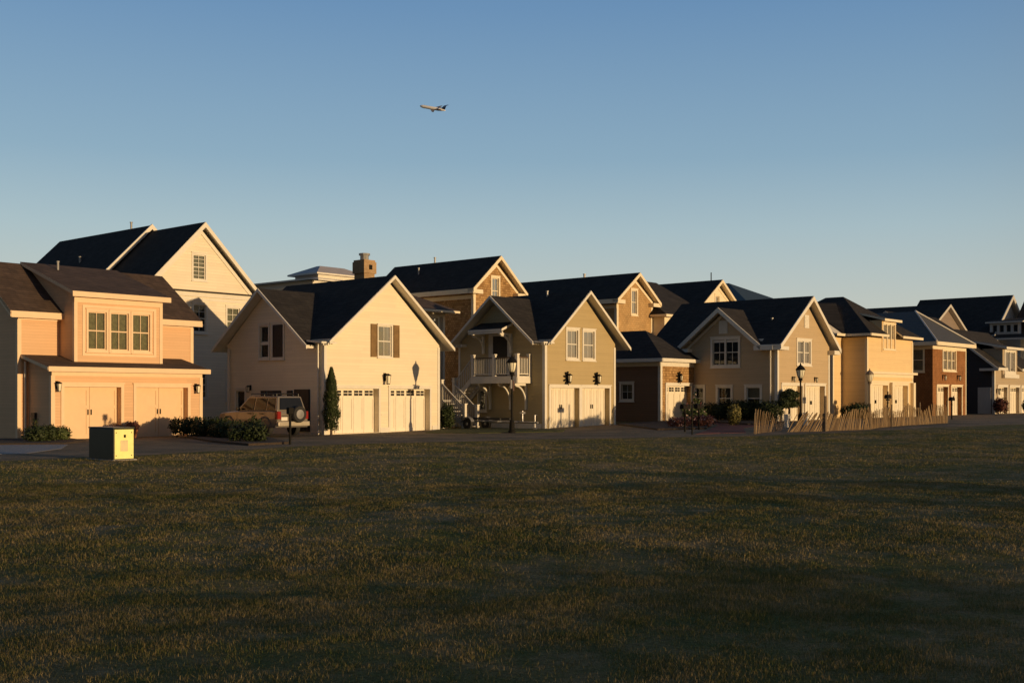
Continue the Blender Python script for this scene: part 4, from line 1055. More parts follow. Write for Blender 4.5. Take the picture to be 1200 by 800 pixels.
def shrub(name, label, cat, a, b, blobs, n, size, mat, stems=5, group=None, flowers=0):
    e = thing(name, label, cat, a, b, gz(a, b) + .05, group=group)
    mb = MB(); leaves(mb, blobs, n, size); mb.build('foliage', mat, e)
    st = MB()
    for i in range(stems):
        bl = blobs[i % len(blobs)]; st.tube((bl[0] * .4 + random.uniform(-.05, .05), bl[1] * .4, -.1), (bl[0] + random.uniform(-.1, .1), bl[1], bl[2] + bl[5] * .5), .025, .008, n=5)
    st.build('stem', BARK, e)
    if flowers:
        fm = MB(); leaves(fm, blobs, flowers, size * 1.1, .9); fm.build('flowers', FLOW, e)
    return e
def cypress():
    e = thing('cypress_tree', 'narrow dark cypress standing at the corner of the cream house', 'tree', 33.35, 39.75, .0)
    mb = MB(); n = 3400
    for _ in range(n):
        t = random.random() ** .85; z = .12 + t * 2.75; r = .36 * (1 - t ** 2.2) ** .8 * (.75 + .4 * min(1, t * 5)) * (.65 + .35 * random.random()) * (1 + .12 * math.sin(z * 9))
        th = random.random() * 6.283; p = Vector((r * math.cos(th), r * math.sin(th), z)); u = Vector((math.cos(th) * .4, math.sin(th) * .4, 1)).normalized(); w = Vector((-math.sin(th), math.cos(th), 0)); s = .035 + .04 * random.random()
        mb.add([p, p + w * s * .5 + u * s, p + u * s * 2.2, p - w * s * .5 + u * s], [(0, 1, 2, 3)])
    mb.build('crown', LEAF_D, e); t = MB(); t.tube((0, 0, -.15), (0, 0, 2.6), .06, .015, n=7); t.build('trunk', BARK, e)
cypress()
def topiary():
    e = thing('topiary_tree', 'dark topiary tree with cushion-shaped pads beside the street lamp', 'tree', 59.3, 31.0, gz(59.3, 31.0))
    mb = MB(); leaves(mb, [(-.55, 0, 1.05, .55, .5, .3), (.45, .1, 1.05, .6, .5, .28), (.1, 0, 1.55, .55, .5, .32), (-.3, -.1, 1.35, .4, .4, .2)], 5200, .06, .2); mb.build('crown', LEAF_D, e)
    t = MB(); t.tube((0, 0, -.1), (.05, 0, .8), .09, .06, n=7); t.tube((.05, 0, .7), (-.5, 0, 1.0), .05, .02, n=6); t.tube((.05, 0, .7), (.45, .1, 1.0), .05, .02, n=6); t.tube((.05, 0, .75), (.1, 0, 1.5), .05, .02, n=6); t.build('trunk', BARK, e)
topiary()
# hedge mass in front of the parked car
hb = [(0, 0, .42, .8, .9, .5), (-.9, -1.2, .4, .7, .9, .45), (.4, 1.5, .5, .8, 1.0, .55), (-.2, -2.2, .32, .6, .7, .4), (.8, 2.9, .5, .7, .9, .55)]
shrub('hedge', 'long dark hedge between the peach house and the parked car', 'hedge', 27.6, 39.2, [(0, 0, .36, .75, 1.2, .4), (.3, 1.9, .4, .8, 1.2, .44), (.2, 3.3, .42, .8, .9, .42), (-.5, -1.6, .32, .6, 1.0, .34), (.5, 1.0, .6, .25, .3, .3)], 9000, .055, LEAF_D, 8)
shrub('shrub', 'spiky dark shrub beside the short post near the parked car', 'shrub', 25.9, 35.2, [(0, 0, .36, .5, .55, .42), (.3, .5, .42, .4, .45, .45), (-.4, .6, .3, .35, .4, .32), (.1, .2, .75, .15, .15, .3)], 2600, .055, LEAF_D, 6)
shrub('shrub', 'low shrub at the left corner of the peach garage', 'shrub', 20.9, 41.7, [(0, 0, .28, .6, .5, .34), (.6, .4, .3, .4, .4, .32), (-.1, .1, .62, .14, .14, .28)], 1900, .055, LEAF_D, 6)
shrub('shrub', 'small pale-leaved shrub in front of the peach garage wall', 'shrub', 22.2, 42.6, [(0, 0, .25, .45, .4, .3)], 1300, .05, LEAF_G, 5)
shrub('shrub', 'dark shrub at the foot of the outside stairs', 'shrub', 41.7, 40.7, [(0, 0, .6, .4, .4, .65), (.2, .4, .5, .4, .4, .5)], 2800, .06, LEAF_D, 6)
shrub('shrub', 'tall flowering shrub in front of the small hip-roofed garage', 'shrub', 51.4, 32.2, [(0, 0, .45, .8, .7, .45), (.45, .2, 1.0, .2, .2, .45), (-.6, .3, .8, .22, .22, .35), (.1, .1, 1.4, .1, .1, .45)], 2600, .06, LEAF_G, 9, flowers=50)
shrub('shrub', 'low reddish shrub left of the twin mailboxes', 'shrub', 49.4, 30.6, [(0, 0, .3, 1.0, .7, .3), (-1.2, .6, .25, .8, .6, .25)], 2400, .05, LEAF_R, 6, flowers=120)
shrub('shrub', 'bright green shrub behind the twin mailboxes', 'shrub', 52.6, 30.6, [(0, 0, .5, .4, .4, .55)], 1200, .06, LEAF_Y, 5)
shrub('hedge', 'clipped dark hedge under the windows of the brown two-gabled house', 'hedge', 58.15, 32.9, [(0, -1.0, .62, .55, 1.2, .56), (0, .6, .62, .6, 1.3, .58), (0, 2.2, .55, .55, 1.1, .52)], 9000, .06, LEAF_D, 8)
shrub('shrub', 'dark red shrub by the side door of the navy house', 'shrub', 94.3, 30.9, [(0, 0, .65, .6, .6, .65)], 1200, .09, LEAF_R, 5)
shrub('shrub', 'round green shrub left of the last garage doors', 'shrub', 95.3, 28.9, [(0, 0, .65, .75, .7, .62)], 1600, .09, LEAF_G, 5)
shrub('shrub', 'tall yellowish shrub at the right edge', 'shrub', 91.5, 24.4, [(0, 0, .9, 1.0, 1.0, .9), (.4, 0, 1.8, .8, .8, .7)], 2400, .1, LEAF_Y, 6)
shrub('shrub', 'small dark shrub at the corner of the pale yellow house', 'shrub', 69.6, 31.6, [(0, 0, .5, .8, .8, .5), (-.9, .3, .4, .5, .5, .4)], 1500, .08, LEAF_D, 5)

# unseen row of shrubs, added to cast long shade over the near right lawn
def shade_shrubs():
    e = thing('shade_shrubs', 'unseen row of shrubs added beyond the right edge to shade the lawn', 'hedge', 0, 0, 0.); e.rotation_euler = (0, 0, 0)
    mb = MB(); st = MB(); q = 2.0
    while q < 33:
        x = 30 + random.uniform(-.4, .4); y = (q - .61 * x) / .79; z = float(ground(x, y))
        h = 1.02 if q < 11.5 else (.95 if 19.4 < q < 20.6 or 23.2 < q < 24 else (.45 if q < 27 else .72))
        h *= random.uniform(.93, 1.07)
        leaves(mb, [(x, y, z + h * .5, .9, .9, h * .52)], 620, .12, .1); st.tube((x, y, z - .1), (x, y, z + h * .8), .06, .02, n=5)
        q += .9
    # a few taller ones set nearer
    for q, x, h in ((20.1, 27, .95), (24.0, 27, .85), (11.9, 24, .9)):
        y = (q - .61 * x) / .79; z = float(ground(x, y)); leaves(mb, [(x, y, z + h * .5, .8, .8, h * .55)], 700, .1, .1); st.tube((x, y, z - .1), (x, y, z + h * .8), .06, .02, n=5)
    mb.build('foliage', LEAF_D, e); st.build('stem', BARK, e); e.location = (0, 0, 0)
shade_shrubs()

# flower pot by the peach garage
e = thing('flower_pot', 'terracotta flower pot between the peach garage doors', 'flower pot', 25.8, 43.45, -.06)
m = MB(); m.lathe((0, 0, 0), [(.13, 0), (.2, .3), (.22, .3), (.22, .36), (.18, .36)], 14); m.build('pot', plain('terracotta', (.38, .14, .06), .8), e)
m = MB(); leaves(m, [(0, 0, .5, .3, .28, .2)], 700, .05, .1); m.build('foliage', LEAF_R, e)
e = thing('flower_pot', 'low planter box just behind the green utility cabinet', 'flower pot', 25.15, 43.45, -.06)
m = MB(); m.box(-.3, -.12, 0, .3, .12, .3); m.build('planter', plain('planter_wood', (.2, .13, .08), .8), e)
m = MB(); leaves(m, [(0, 0, .42, .35, .2, .16)], 600, .05, .1); m.build('foliage', LEAF_R, e)

# ------------------------------------------------------------------ STREET LAMPS
def street_lamp(label, a, b, top, sign=False, light_post=None):
    z = gz(a, b); e = thing('street_lamp', label, 'street lamp', a, b, z, rz=.3, group='black post-top street lamps along the lane'); h = top - z
    mt = light_post or IRON
    m = MB(); m.lathe((0, 0, 0), [(.17, -.1), (.17, .12), (.13, .16), (.12, .5), (.08, .6), (.055, .66)], 14)
    m.build('base', mt, e, smooth=False)
    m = MB(); m.lathe((0, 0, 0), [(.055, .6), (.042, h - .98), (.06, h - .97), (.06, h - .93), (.045, h - .9)], 12); m.build('pole', mt, e)
    # lantern: cup, tapering glass with ribs, flared cap, finial
    m = MB(); m.lathe((0, 0, h), [(.05, -.92), (.12, -.86), (.10, -.80), (.13, -.76)], 12); m.build('lantern_cup', mt, e)
    g = MB(); g.lathe((0, 0, h), [(.12, -.76), (.17, -.62), (.215, -.42), (.225, -.34)], 14); gl = g.build('lantern_glass', FROST, e, smooth=True)
    r = MB()
    for k in range(8):
        t = k * math.pi / 4
        pts = [(.122, -.76), (.174, -.62), (.22, -.42), (.232, -.33)]
        for (p, q) in zip(pts[:-1], pts[1:]): r.tube((p[0] * math.cos(t), p[0] * math.sin(t), h + p[1]), (q[0] * math.cos(t), q[0] * math.sin(t), h + q[1]), .010, n=4)
    r.build('rib', mt, gl)
    m = MB(); m.lathe((0, 0, h), [(.25, -.35), (.25, -.30), (.18, -.2), (.12, -.13), (.06, -.09), (.03, -.04), (.04, -.02), (.01, .04)], 14); m.build('cap', mt, e)
    if sign:
        s = MB(); s.box(-.20, -.03, h - 1.52, .0 - .03, .0, h - 1.12); so = s.build('street_sign', plain('sign_back', (.35, .33, .32), .5, .3), e)
        s = MB(); s.box(.06, -.03, h - 1.62, .2, .0, h - 1.15); s.build('street_sign', plain('sign_brown', (.12, .07, .06), .5), e)
        s = MB()
        for zz in (h - 1.2, h - 1.48): s.tube((-.2, .015, zz), (.2, .015, zz), .012, n=6)
        s.build('sign_bracket', IRON, e)
    return e
street_lamp('street lamp carrying a small sign, in front of the balcony house', 39.6, 34.55, 3.55, sign=True)
street_lamp('street lamp in front of the brown two-gabled house', 55.4, 28.3, 3.4)
street_lamp('street lamp with sunlight in its post colour by the left corner of the pale yellow house', 67.1, 29.7, 3.35, light_post=plain('sunlit_post_colour', (.22, .17, .11), .5))  # sunlight on this post is put into its paler colour

# ------------------------------------------------------------------ SMALL STREET THINGS
def short_post():
    a, b = 25.95, 33.2; e = thing('short_post', 'short black metal post on the lawn edge by the parked car', 'post', a, b, gz(a, b))
    m = MB(); m.tube((0, 0, -.1), (0, 0, 1.05), .045, n=8); m.tube((0, 0, 1.05), (0, 0, 1.1), .06, n=8); m.build('shaft', IRON, e)
    m = MB(); m.box(-.11, -.09, 1.1, .11, .09, 1.35); m.build('meter_head', IRON, e, bevel=.03)
short_post()
def cabinet():
    # pad-mounted utility cabinet
    e = thing('utility_cabinet', 'dark green utility cabinet with sun glare coloured onto its front standing on the lawn edge', 'utility cabinet', 16.35, 28.5, gz(16.35, 28.5))
    m = MB(); m.box(0, 0, .02, .62, 1.3, .86); body = m.build('body', plain('dark_green_paint', (.040, .045, .030), .35), e, bevel=.02)
    m = MB(); m.box(-.05, -.05, -.1, .67, 1.35, .03); m.build('pad', CONC, e)
    m = MB(); m.box(-.01, -.01, .86, .63, 1.31, .90); m.build('lid', plain('dark_green_paint', (.04, .045, .03), .35), e, bevel=.01)
    m = MB(); m.box(.03, -.012, .05, .59, -.001, .84); fp = m.build('glare_panel', plain('glare_yellow', (.92, .88, .34), .35, var=.08, scale=5), e)  # sun glare on the front face, put into a bright yellow panel
    m = MB(); m.box(.2, -.016, .25, .42, -.013, .55); m.build('label', plain('pinkish_label', (.72, .60, .35), .4), fp)
    m = MB()
    for x in (.06, .52):
        for z in (.12, .74): m.box(x, -.016, z, x + .025, -.013, z + .03)
    m.box(.3, -.035, .62, .35, -.013, .7); m.build('latch', IRON, fp)
cabinet()
def mailbox(label, a, b, h=1.05, twin=False, vane=False):
    z = gz(a, b); e = thing('mailbox', label, 'mailbox', a, b, z, group='black mailboxes on posts along the lane')
    m = MB(); m.tube((0, 0, -.1), (0, 0, h), .045, n=8); m.box(-.05, -.05, h - .25, .05, .05, h - .2); m.build('post', IRON, e)
    for k, x in enumerate((0,) if not twin else (0, )):
        m = MB(); n = 8; L = .26; W2 = .1
        prof = [(-W2, 0), (W2, 0)] + [(W2 * math.cos(t * math.pi / n), .13 + W2 * math.sin(t * math.pi / n)) for t in range(n + 1)]
        vs = [(p[0] * 1., -L, h + p[1]) for p in prof] + [(p[0], L, h + p[1]) for p in prof]; c = len(prof)
        m.add([(v[1], v[0], v[2]) for v in vs], [tuple(range(c)), tuple(range(c, 2 * c))[::-1]] + [(i, (i + 1) % c, c + (i + 1) % c, c + i) for i in range(c)])
        o = m.build('box', IRON, e); f = MB(); f.box(-.05, -.13, h + .1, -.03, -.105, h + .3); f.box(-.03, -.13, h + .22, .05, -.105, h + .3); f.build('flag', plain('dark_red_flag', (.07, .02, .015), .5), o)
    if vane:
        m = MB(); m.box(-.22, -.02, h - .12, .22, .02, h - .02); m.build('scroll', IRON, e); m = MB(); m.lathe((0, 0, h), [(.03, .22), (.05, .3), (.02, .42)], 8); m.build('finial', IRON, e)
    return e
mailbox('left mailbox of the pair beside the brick path', 44.6, 28.5)
mailbox('taller right mailbox of the pair beside the brick path', 46.9, 29.2, 1.02)
pp = thing('slim_post', 'thin black post beside the mailboxes on the brick path', 'post', 42.2, 26.6, gz(42.2, 26.6)); m = MB(); m.tube((0, 0, -.1), (0, 0, 1.35), .035, n=8); m.build('shaft', IRON, pp); m = MB(); m.lathe((0, 0, 1.35), [(.04, 0), (.06, .04), (.01, .1)], 8); m.build('finial', IRON, pp)
mailbox('mailbox with scrollwork behind the slatted sand fence', 62.5, 26.6, 1.3, vane=True)
mailbox('mailbox right of the slatted sand fence by the brown shingled house', 70.4, 25.95, 1.15)
for lab, a, b in (('white bollard left of the street lamp by the topiary tree', 51.4, 27.0), ('white bollard right of the street lamp by the topiary tree', 54.2, 27.4)):
    e = thing('bollard', lab, 'bollard', a, b, gz(a, b), group='white bollards by the lamp'); m = MB(); m.box(-.09, -.09, -.1, .09, .09, .62); m.box(-.11, -.11, .62, .11, .11, .66); m.build('post', TRIM, e); m = MB(); m.box(.09, -.06, .45, .35, .06, .58); m.build('arm', TRIM, e)

# ------------------------------------------------------------------ SAND FENCE
LATH = leafmat('weathered_laths', (.13, .085, .045), (.30, .21, .12), .8); 
def sand_fence(label, path, step, hh, lean_fn, posts):
    e = thing('sand_fence', label, 'fence', path[0][0], path[0][1], gz(*path[0]))
    inv = e.matrix_basis.inverted() if False else None
    M = (Matrix.Translation(e.location) @ Matrix.Rotation(RZ, 4, 'Z')).inverted()
    mb = MB(); wr = MB(); d = 0; tops = []
    seg = [(Vector(p), Vector(q)) for p, q in zip(path[:-1], path[1:])]; total = sum((q - p).length for p, q in seg)
    def at(s):
        for p, q in seg:
            L = (q - p).length
            if s <= L: return p.lerp(q, s / L), (q - p).normalized()
            s -= L
        return seg[-1][1], (seg[-1][1] - seg[-1][0]).normalized()
    s = 0; prev = None
    while s < total:
        p, t = at(s); z = gz(p.x, p.y); ln = lean_fn(s / total) + random.gauss(0, .05); h = hh * (.84 + .12 * random.random() + .12 * math.sin(s * 1.9) + .06 * math.sin(s * 4.3))
        off = random.gauss(0, .02)
        base = W(p.x, p.y, z - .03); dirw = W(t.x, t.y) ; nrm = Vector((-dirw.y, dirw.x, 0))
        topp = base + dirw * (ln * h) + Vector((0, 0, h * math.sqrt(max(.1, 1 - min(.85, ln * ln))))) + nrm * off
        w = dirw * .021; n2 = nrm * .005
        q = [base - w - n2, base + w - n2, base + w + n2, base - w + n2, topp - w - n2, topp + w - n2, topp + w + n2, topp - w + n2]
        mb.hexa([M @ v for v in q])
        mid = [base.lerp(topp, f) for f in (.2, .5, .8)]
        if prev:
            for m0, m1 in zip(prev, mid): wr.tube(M @ (m0 + nrm * .01), M @ (m1 + nrm * .01), .005, n=4, cap=False)
        prev = mid; s += step * (.85 + .3 * random.random())
    mb.build('slats', LATH, e); wr.build('wire', IRON, e)
    for (a, b, h, r) in posts:
        p = MB(); q = M @ W(a, b, gz(a, b)); p.tube((q.x, q.y, q.z - .1), (q.x, q.y, q.z + h), r, r * .85, n=7); p.build('post', plain('weathered_post', (.2, .15, .1), .9, var=.3, scale=15), e)
sand_fence('loose fanned-out end of slatted sand fence leaning left of the lamp', [(44.1, 24.7), (45.6, 25.0), (47.6, 25.3)], .11, 1.1, lambda t: .1 + .8 * t, [(44.05, 24.6, 1.1, .03)])
sand_fence('long leaning slatted sand fence in front of the pale yellow house', [(46.5, 24.4), (48.0, 23.5), (50.8, 22.5), (53, 23.0), (56.1, 23.1), (61.2, 22.8)], .07, 1.05,
           lambda t: (.6 - 1.5 * t if t < .3 else .35 * math.cos(t * 11) + .12 * math.sin(t * 43)), [(48.1, 23.35, 1.6, .07), (50.9, 22.5, 1.2, .04), (54.5, 23.0, 1.1, .04), (58.0, 23.0, 1.15, .04), (61.2, 22.8, 1.2, .04)])

# ------------------------------------------------------------------ PICKET GATE between cream house and balcony house
e = thing('picket_gate', 'white picket gate in the gap behind the cream house', 'gate', 41.0, 43.2, 0.)
m = MB()
for i in range(14): m.box(i * .12, -.02, .05, i * .12 + .07, .02, 1.7)
m.box(0, .02, .3, 1.65, .05, .4); m.box(0, .02, 1.3, 1.65, .05, 1.4); m.build('pickets', TRIMG, e)
for x in (-.12, 1.7): m = MB(); m.box(x - .08, -.08, -.1, x + .08, .08, 1.9); m.box(x - .11, -.11, 1.9, x + .11, .11, 1.96); m.build('post', TRIMG, e)

# ------------------------------------------------------------------ BOAT TRAILER
def trailer():
    e = thing('boat_trailer', 'empty boat trailer parked under the balcony', 'trailer', 43.2, 36.9, .02)
    m = MB(); GAL = plain('galvanised_steel', (.35, .35, .36), .4, .6)
    m.tube((.25, 3.6, .42), (.1, 0.2, .40), .045, n=8); m.tube((-.75, 3.6, .42), (-.1, .3, .40), .045, n=8); m.tube((.05, .3, .4), (0, -.9, .38), .05, n=8)
    for y in (1.2, 2.2, 3.5): m.tube((-.65, y, .42), (.2, y, .42), .035, n=8)
    m.build('frame', GAL, e)
    for x in (-.62, .1): b = MB(); b.box(x - .05, 1.0, .5, x + .05, 3.8, .58); b.build('bunk', plain('bunk_carpet', (.04, .04, .04), .95), e)
    for x in (-.95, .42):
        w = MB(); w.lathe((x, 2.9, .28), [(.16, -.08), (.28, -.08), (.30, -.04), (.30, .04), (.28, .08), (.16, .08)], 18, axis='x'); wo = w.build('wheel', plain('tyre_rubber', (.02, .02, .02), .8), e)
        w = MB(); w.lathe((x, 2.9, .28), [(.04, -.09), (.16, -.06), (.16, .06), (.04, .09)], 12, axis='x'); w.build('rim', GAL, wo)
        f = MB()
        for i in range(8):
            t0 = math.pi * (.1 + .8 * i / 8); t1 = math.pi * (.1 + .8 * (i + 1) / 8)
            p = lambda t, r: (2.9 + r * math.cos(t), .28 + r * math.sin(t))
            (a1, b1), (a2, b2) = p(t0, .36), p(t1, .36)
            f.add([(x - .12, a1, b1), (x + .12, a1, b1), (x + .12, a2, b2), (x - .12, a2, b2)], [(0, 1, 2, 3)])
        f.build('mudguard', GAL, e)
    m = MB(); m.tube((0, -.7, -.02), (0, -.7, .75), .03, n=8); m.tube((0, -.7, .75), (.16, -.7, .75), .015, n=6); m.lathe((0, -.7, .06), [(.03, -.03), (.08, -.03), (.08, .03), (.03, .03)], 12, axis='x'); m.build('jockey_wheel', GAL, e)
    m = MB(); m.tube((0, .1, .4), (0, .1, .95), .035, n=8); m.box(-.1, .0, .8, .1, .2, .9); m.build('winch_post', GAL, e)
trailer()

# ------------------------------------------------------------------ PARKED CAR
def suv():
    e = thing('parked_car', 'champagne four-wheel-drive car with rear spare wheel parked beside the cream house', 'car', 29.95, 39.2, .0)
    PAINT = plain('champagne_paint', (.24, .205, .165), .25, .35, var=.05); CLAD = plain('dark_cladding', (.10, .09, .085), .6); RUB = plain('tyre_rubber', (.02, .02, .02), .8); ALU = plain('alloy', (.45, .45, .46), .3, .8)
    DG = plain('car_glass', (.012, .013, .015), .08, spec=.35); RED = plain('tail_light_red', (.22, .012, .01), .25)
    Wd = 1.66
    # stations along y (0 = rear, 4.35 = nose): (y, z_bottom, z_belt, half_width_at_belt)
    def section(y, zb, zt, hw, tuck=.04):
        return [(-hw + .06, y, zb), (-hw, y, zb + .12), (-hw - .0, y, (zb + zt) / 2), (-hw + tuck, y, zt - .05), (-hw + tuck + .07, y, zt), (hw - tuck - .07, y, zt), (hw - tuck, y, zt - .05), (hw, y, (zb + zt) / 2), (hw, y, zb + .12), (hw - .06, y, zb)]
    st = [(0, .55, .95, .84), (.03, .42, 1.05, .88), (.5, .36, 1.08, .90), (1.5, .34, 1.07, .90), (2.9, .34, 1.05, .90), (3.0, .34, 1.05, .90), (3.7, .36, 1.0, .89), (4.15, .4, .95, .86), (4.3, .5, .85, .80), (4.35, .55, .75, .76)]
    m = MB(); n = 10; vs = []
    for s in st: vs += [(x * Wd / 1.8 + Wd / 2, y, z) for x, y, z in section(*s)]
    fs = [tuple(range(n)), tuple(range((len(st) - 1) * n, len(st) * n))[::-1]]
    for i in range(len(st) - 1):
        for k in range(n): fs.append((i * n + k, i * n + (k + 1) % n, (i + 1) * n + (k + 1) % n, (i + 1) * n + k))
    m.add(vs, fs)
    body = m.build('body', PAINT, e, bevel=.02)
    # cabin
    g = MB(); c = [(.06, 1.04, .775), (.22, 1.68, .62), (2.15, 1.70, .62), (2.95, 1.04, .76)]   # y, z, hw
    vs = []
    for y, z, hw in c: vs += [(Wd / 2 - hw, y, z), (Wd / 2 + hw, y, z)]
    # solid: rear-bottom, rear-top, front-top, front-bottom
    g.add(vs, [(0, 2, 4, 6), (1, 7, 5, 3), (0, 1, 3, 2), (2, 3, 5, 4), (4, 5, 7, 6), (0, 6, 7, 1)]); g.build('cabin', PAINT, e, bevel=.05)
    def side_x(z): t = (z - 1.04) / .66; return Wd / 2 - (.775 - .155 * t)
    for sd in (-1, 1):
        for (y0, y1, ty0, ty1) in ((.22, .78, .34, .78), (.86, 1.62, .86, 1.60), (1.72, 2.72, 1.70, 2.16)):
            q = MB(); pts = []
            for (y, z) in ((y0, 1.1), (y1, 1.1), (ty1, 1.6), (ty0, 1.6)):
                x = side_x(z); x = x - .012 if sd < 0 else Wd - x + .012; pts.append((x, y, z))
            q.add(pts, [(0, 1, 2, 3)]); q.add([(p[0] + .01 * -sd, p[1], p[2]) for p in pts], [(3, 2, 1, 0)]); q.build('side_window', DG, e)
    q = MB(); pts = [(.2, .06 - .02, 1.12), (Wd - .2, .06 - .02, 1.12), (Wd - .3, .19 - .02, 1.62), (.3, .19 - .02, 1.62)]; q.add(pts, [(0, 1, 2, 3)]); q.build('rear_window', DG, e)
    q = MB(); pts = [(.16, 2.94 + .02, 1.08), (Wd - .16, 2.94 + .02, 1.08), (Wd - .28, 2.18 + .03, 1.66), (.28, 2.18 + .03, 1.66)]; q.add(pts, [(3, 2, 1, 0)]); q.build('windscreen', DG, e)
    q = MB(); q.box(-.02, .06, .36, Wd + .02, 4.3, .5); q.build('side_cladding', CLAD, e, bevel=.02)
    q = MB(); q.box(.0, -.12, .42, Wd, .06, .62); q.build('rear_bumper', plain('bumper_paint', (.45, .40, .32), .35, .3), e, bevel=.03)
    q = MB(); q.box(.0, 4.28, .4, Wd, 4.42, .62); q.build('front_bumper', CLAD, e, bevel=.03)
    for x in (.02, Wd - .2): q = MB(); q.box(x, -.025, .72, x + .18, .05, 1.04); q.box(x - .015 if x < 1 else x + .18, -.0, .72, x if x < 1 else x + .195, .16, 1.04); q.build('tail_light', RED, e)
    q = MB(); q.box(.25, -.005, .84, Wd - .25, .04, .87); q.build('tailgate_trim', BLACK, e)
    q = MB(); q.box(Wd / 2 - .62, -.03, .66, Wd / 2 - .3, -.005, .8); q.build('number_plate', TRIM, e)
    # spare wheel, right of centre
    q = MB(); q.lathe((Wd / 2 + .18, -.16, .92), [(.2, -.12), (.33, -.12), (.36, -.06), (.36, .08), (.3, .1)], 22, axis='y'); sp = q.build('spare_wheel', RUB, e)
    q = MB(); q.lathe((Wd / 2 + .18, -.16, .92), [(.04, -.13), (.2, -.125), (.21, -.1)], 14, axis='y'); q.build('wheel_cover', ALU, sp)
    for x in (.12, Wd - .12):
        for y in (.85, 3.45):
            q = MB(); q.lathe((x, y, .35), [(.2, -.11), (.33, -.11), (.36, -.07), (.36, .07), (.33, .11), (.2, .11)], 22, axis='x'); wo = q.build('wheel', RUB, e)
            q = MB(); q.lathe((x, y, .35), [(.05, -.12), (.2, -.08), (.2, .08), (.05, .12)], 14, axis='x'); q.build('rim', ALU, wo)
            a = MB()
            for i in range(9):
                t0 = math.pi * i / 9; t1 = math.pi * (i + 1) / 9; sx = -.02 if x < 1 else Wd - .1
                pr = lambda t, r: (y + r * math.cos(t), .38 + r * math.sin(t))
                A, B, C, D = pr(t0, .38), pr(t1, .38), pr(t1, .46), pr(t0, .46)
                a.hexa([(sx, A[0], A[1]), (sx + .12, A[0], A[1]), (sx + .12, B[0], B[1]), (sx, B[0], B[1]), (sx, D[0], D[1]), (sx + .12, D[0], D[1]), (sx + .12, C[0], C[1]), (sx, C[0], C[1])])
            a.build('wheel_arch', CLAD, e)
    for sd, x in ((-1, .26), (1, Wd - .26)):
        q = MB(); q.tube((x, .35, 1.78), (x, 2.1, 1.78), .02, n=6)
        for y in (.35, 1.2, 2.1): q.tube((x, y, 1.66), (x, y, 1.78), .018, n=6)
        q.build('roof_rail', BLACK, e)
    q = MB()
    for y in (.7, 1.7): q.tube((.26, y, 1.79), (Wd - .26, y, 1.79), .02, n=6)
    q.build('crossbar', BLACK, e)
    for x in (-.14, Wd + .02): q = MB(); q.box(x, 2.55, 1.05, x + .13, 2.68, 1.22); q.build('mirror', BLACK, e, bevel=.02)
    for y in (.82, 1.68, 2.8): q = MB(); q.box(-.004, y, .52, .0, y + .012, 1.02); q.build('door_gap', BLACK, e)
    for y in (1.0, 1.85): q = MB(); q.box(-.03, y, .93, .01, y + .2, .97); q.build('door_handle', BLACK, e)
suv()

# ------------------------------------------------------------------ AEROPLANE
def plane():
    e = bpy.data.objects.new('airliner', None); COL.objects.link(e); e['label'] = 'small white jet airliner climbing to the left in the clear sky'; e['category'] = 'airplane'
    Z = 1250.; X = (507 - 600) / 1352 * Z; H = 1.65 + (465 - 127) / 1352 * Z
    e.location = (X, Z, H)
    WH = plain('airliner_white', (.85, .85, .85), .35); BL = plain('airliner_blue', (.02, .04, .12), .4); GR = plain('airliner_grey', (.12, .12, .13), .5)
    L = 30.
    m = MB(); m.lathe((0, 0, 0), [(.1, 15), (.8, 14.2), (1.4, 13), (1.75, 11), (1.75, -6), (1.4, -10), (.7, -13.5), (.25, -15)][::-1], 14, axis='x'); m.build('fuselage', WH, e, smooth=True)
    for sd in (-1, 1):
        w = MB(); r0 = (2.5, sd * 1.2, -.9); 
        w.hexa([(2.5, sd * 1.2, -1.1), (-3.2, sd * 1.2, -1.1), (-6.4, sd * 13.5, .1), (-4.6, sd * 13.5, .1), (2.5, sd * 1.2, -.7), (-3.2, sd * 1.2, -.7), (-6.4, sd * 13.5, .25), (-4.6, sd * 13.5, .25)]); w.build('wing', GR, e)
        n = MB(); n.lathe((-8.6, sd * 2.7, .5), [(.5, -2.6), (.85, -1.4), (.95, 1.4), (.8, 2.2)], 12, axis='x'); n.build('engine', GR, e, smooth=True)
        t = MB(); t.hexa([(-12.8, 0, 4.8), (-15.0, 0, 4.8), (-16.4, sd * 5, 5.0), (-15.2, sd * 5, 5.0), (-12.8, 0, 5.0), (-15.0, 0, 5.0), (-16.4, sd * 5, 5.1), (-15.2, sd * 5, 5.1)]); t.build('tailplane', BL, e)
    f = MB(); f.hexa([(-9.5, -.2, 1.2), (-9.5, .2, 1.2), (-14.2, .2, .8), (-14.2, -.2, .8), (-13, -.12, 5.0), (-13, .12, 5.0), (-15.6, .12, 5.0), (-15.6, -.12, 5.0)]); f.build('tail_fin', BL, e)
    # nose towards camera left, climbing, slightly banked so that the underside of the wings shows
    yaw = R(180 - 14); M = Matrix.Rotation(yaw, 4, 'Z') @ Matrix.Rotation(R(-13), 4, 'Y') @ Matrix.Rotation(R(-28), 4, 'X')
    e.rotation_euler = M.to_euler()
plane()

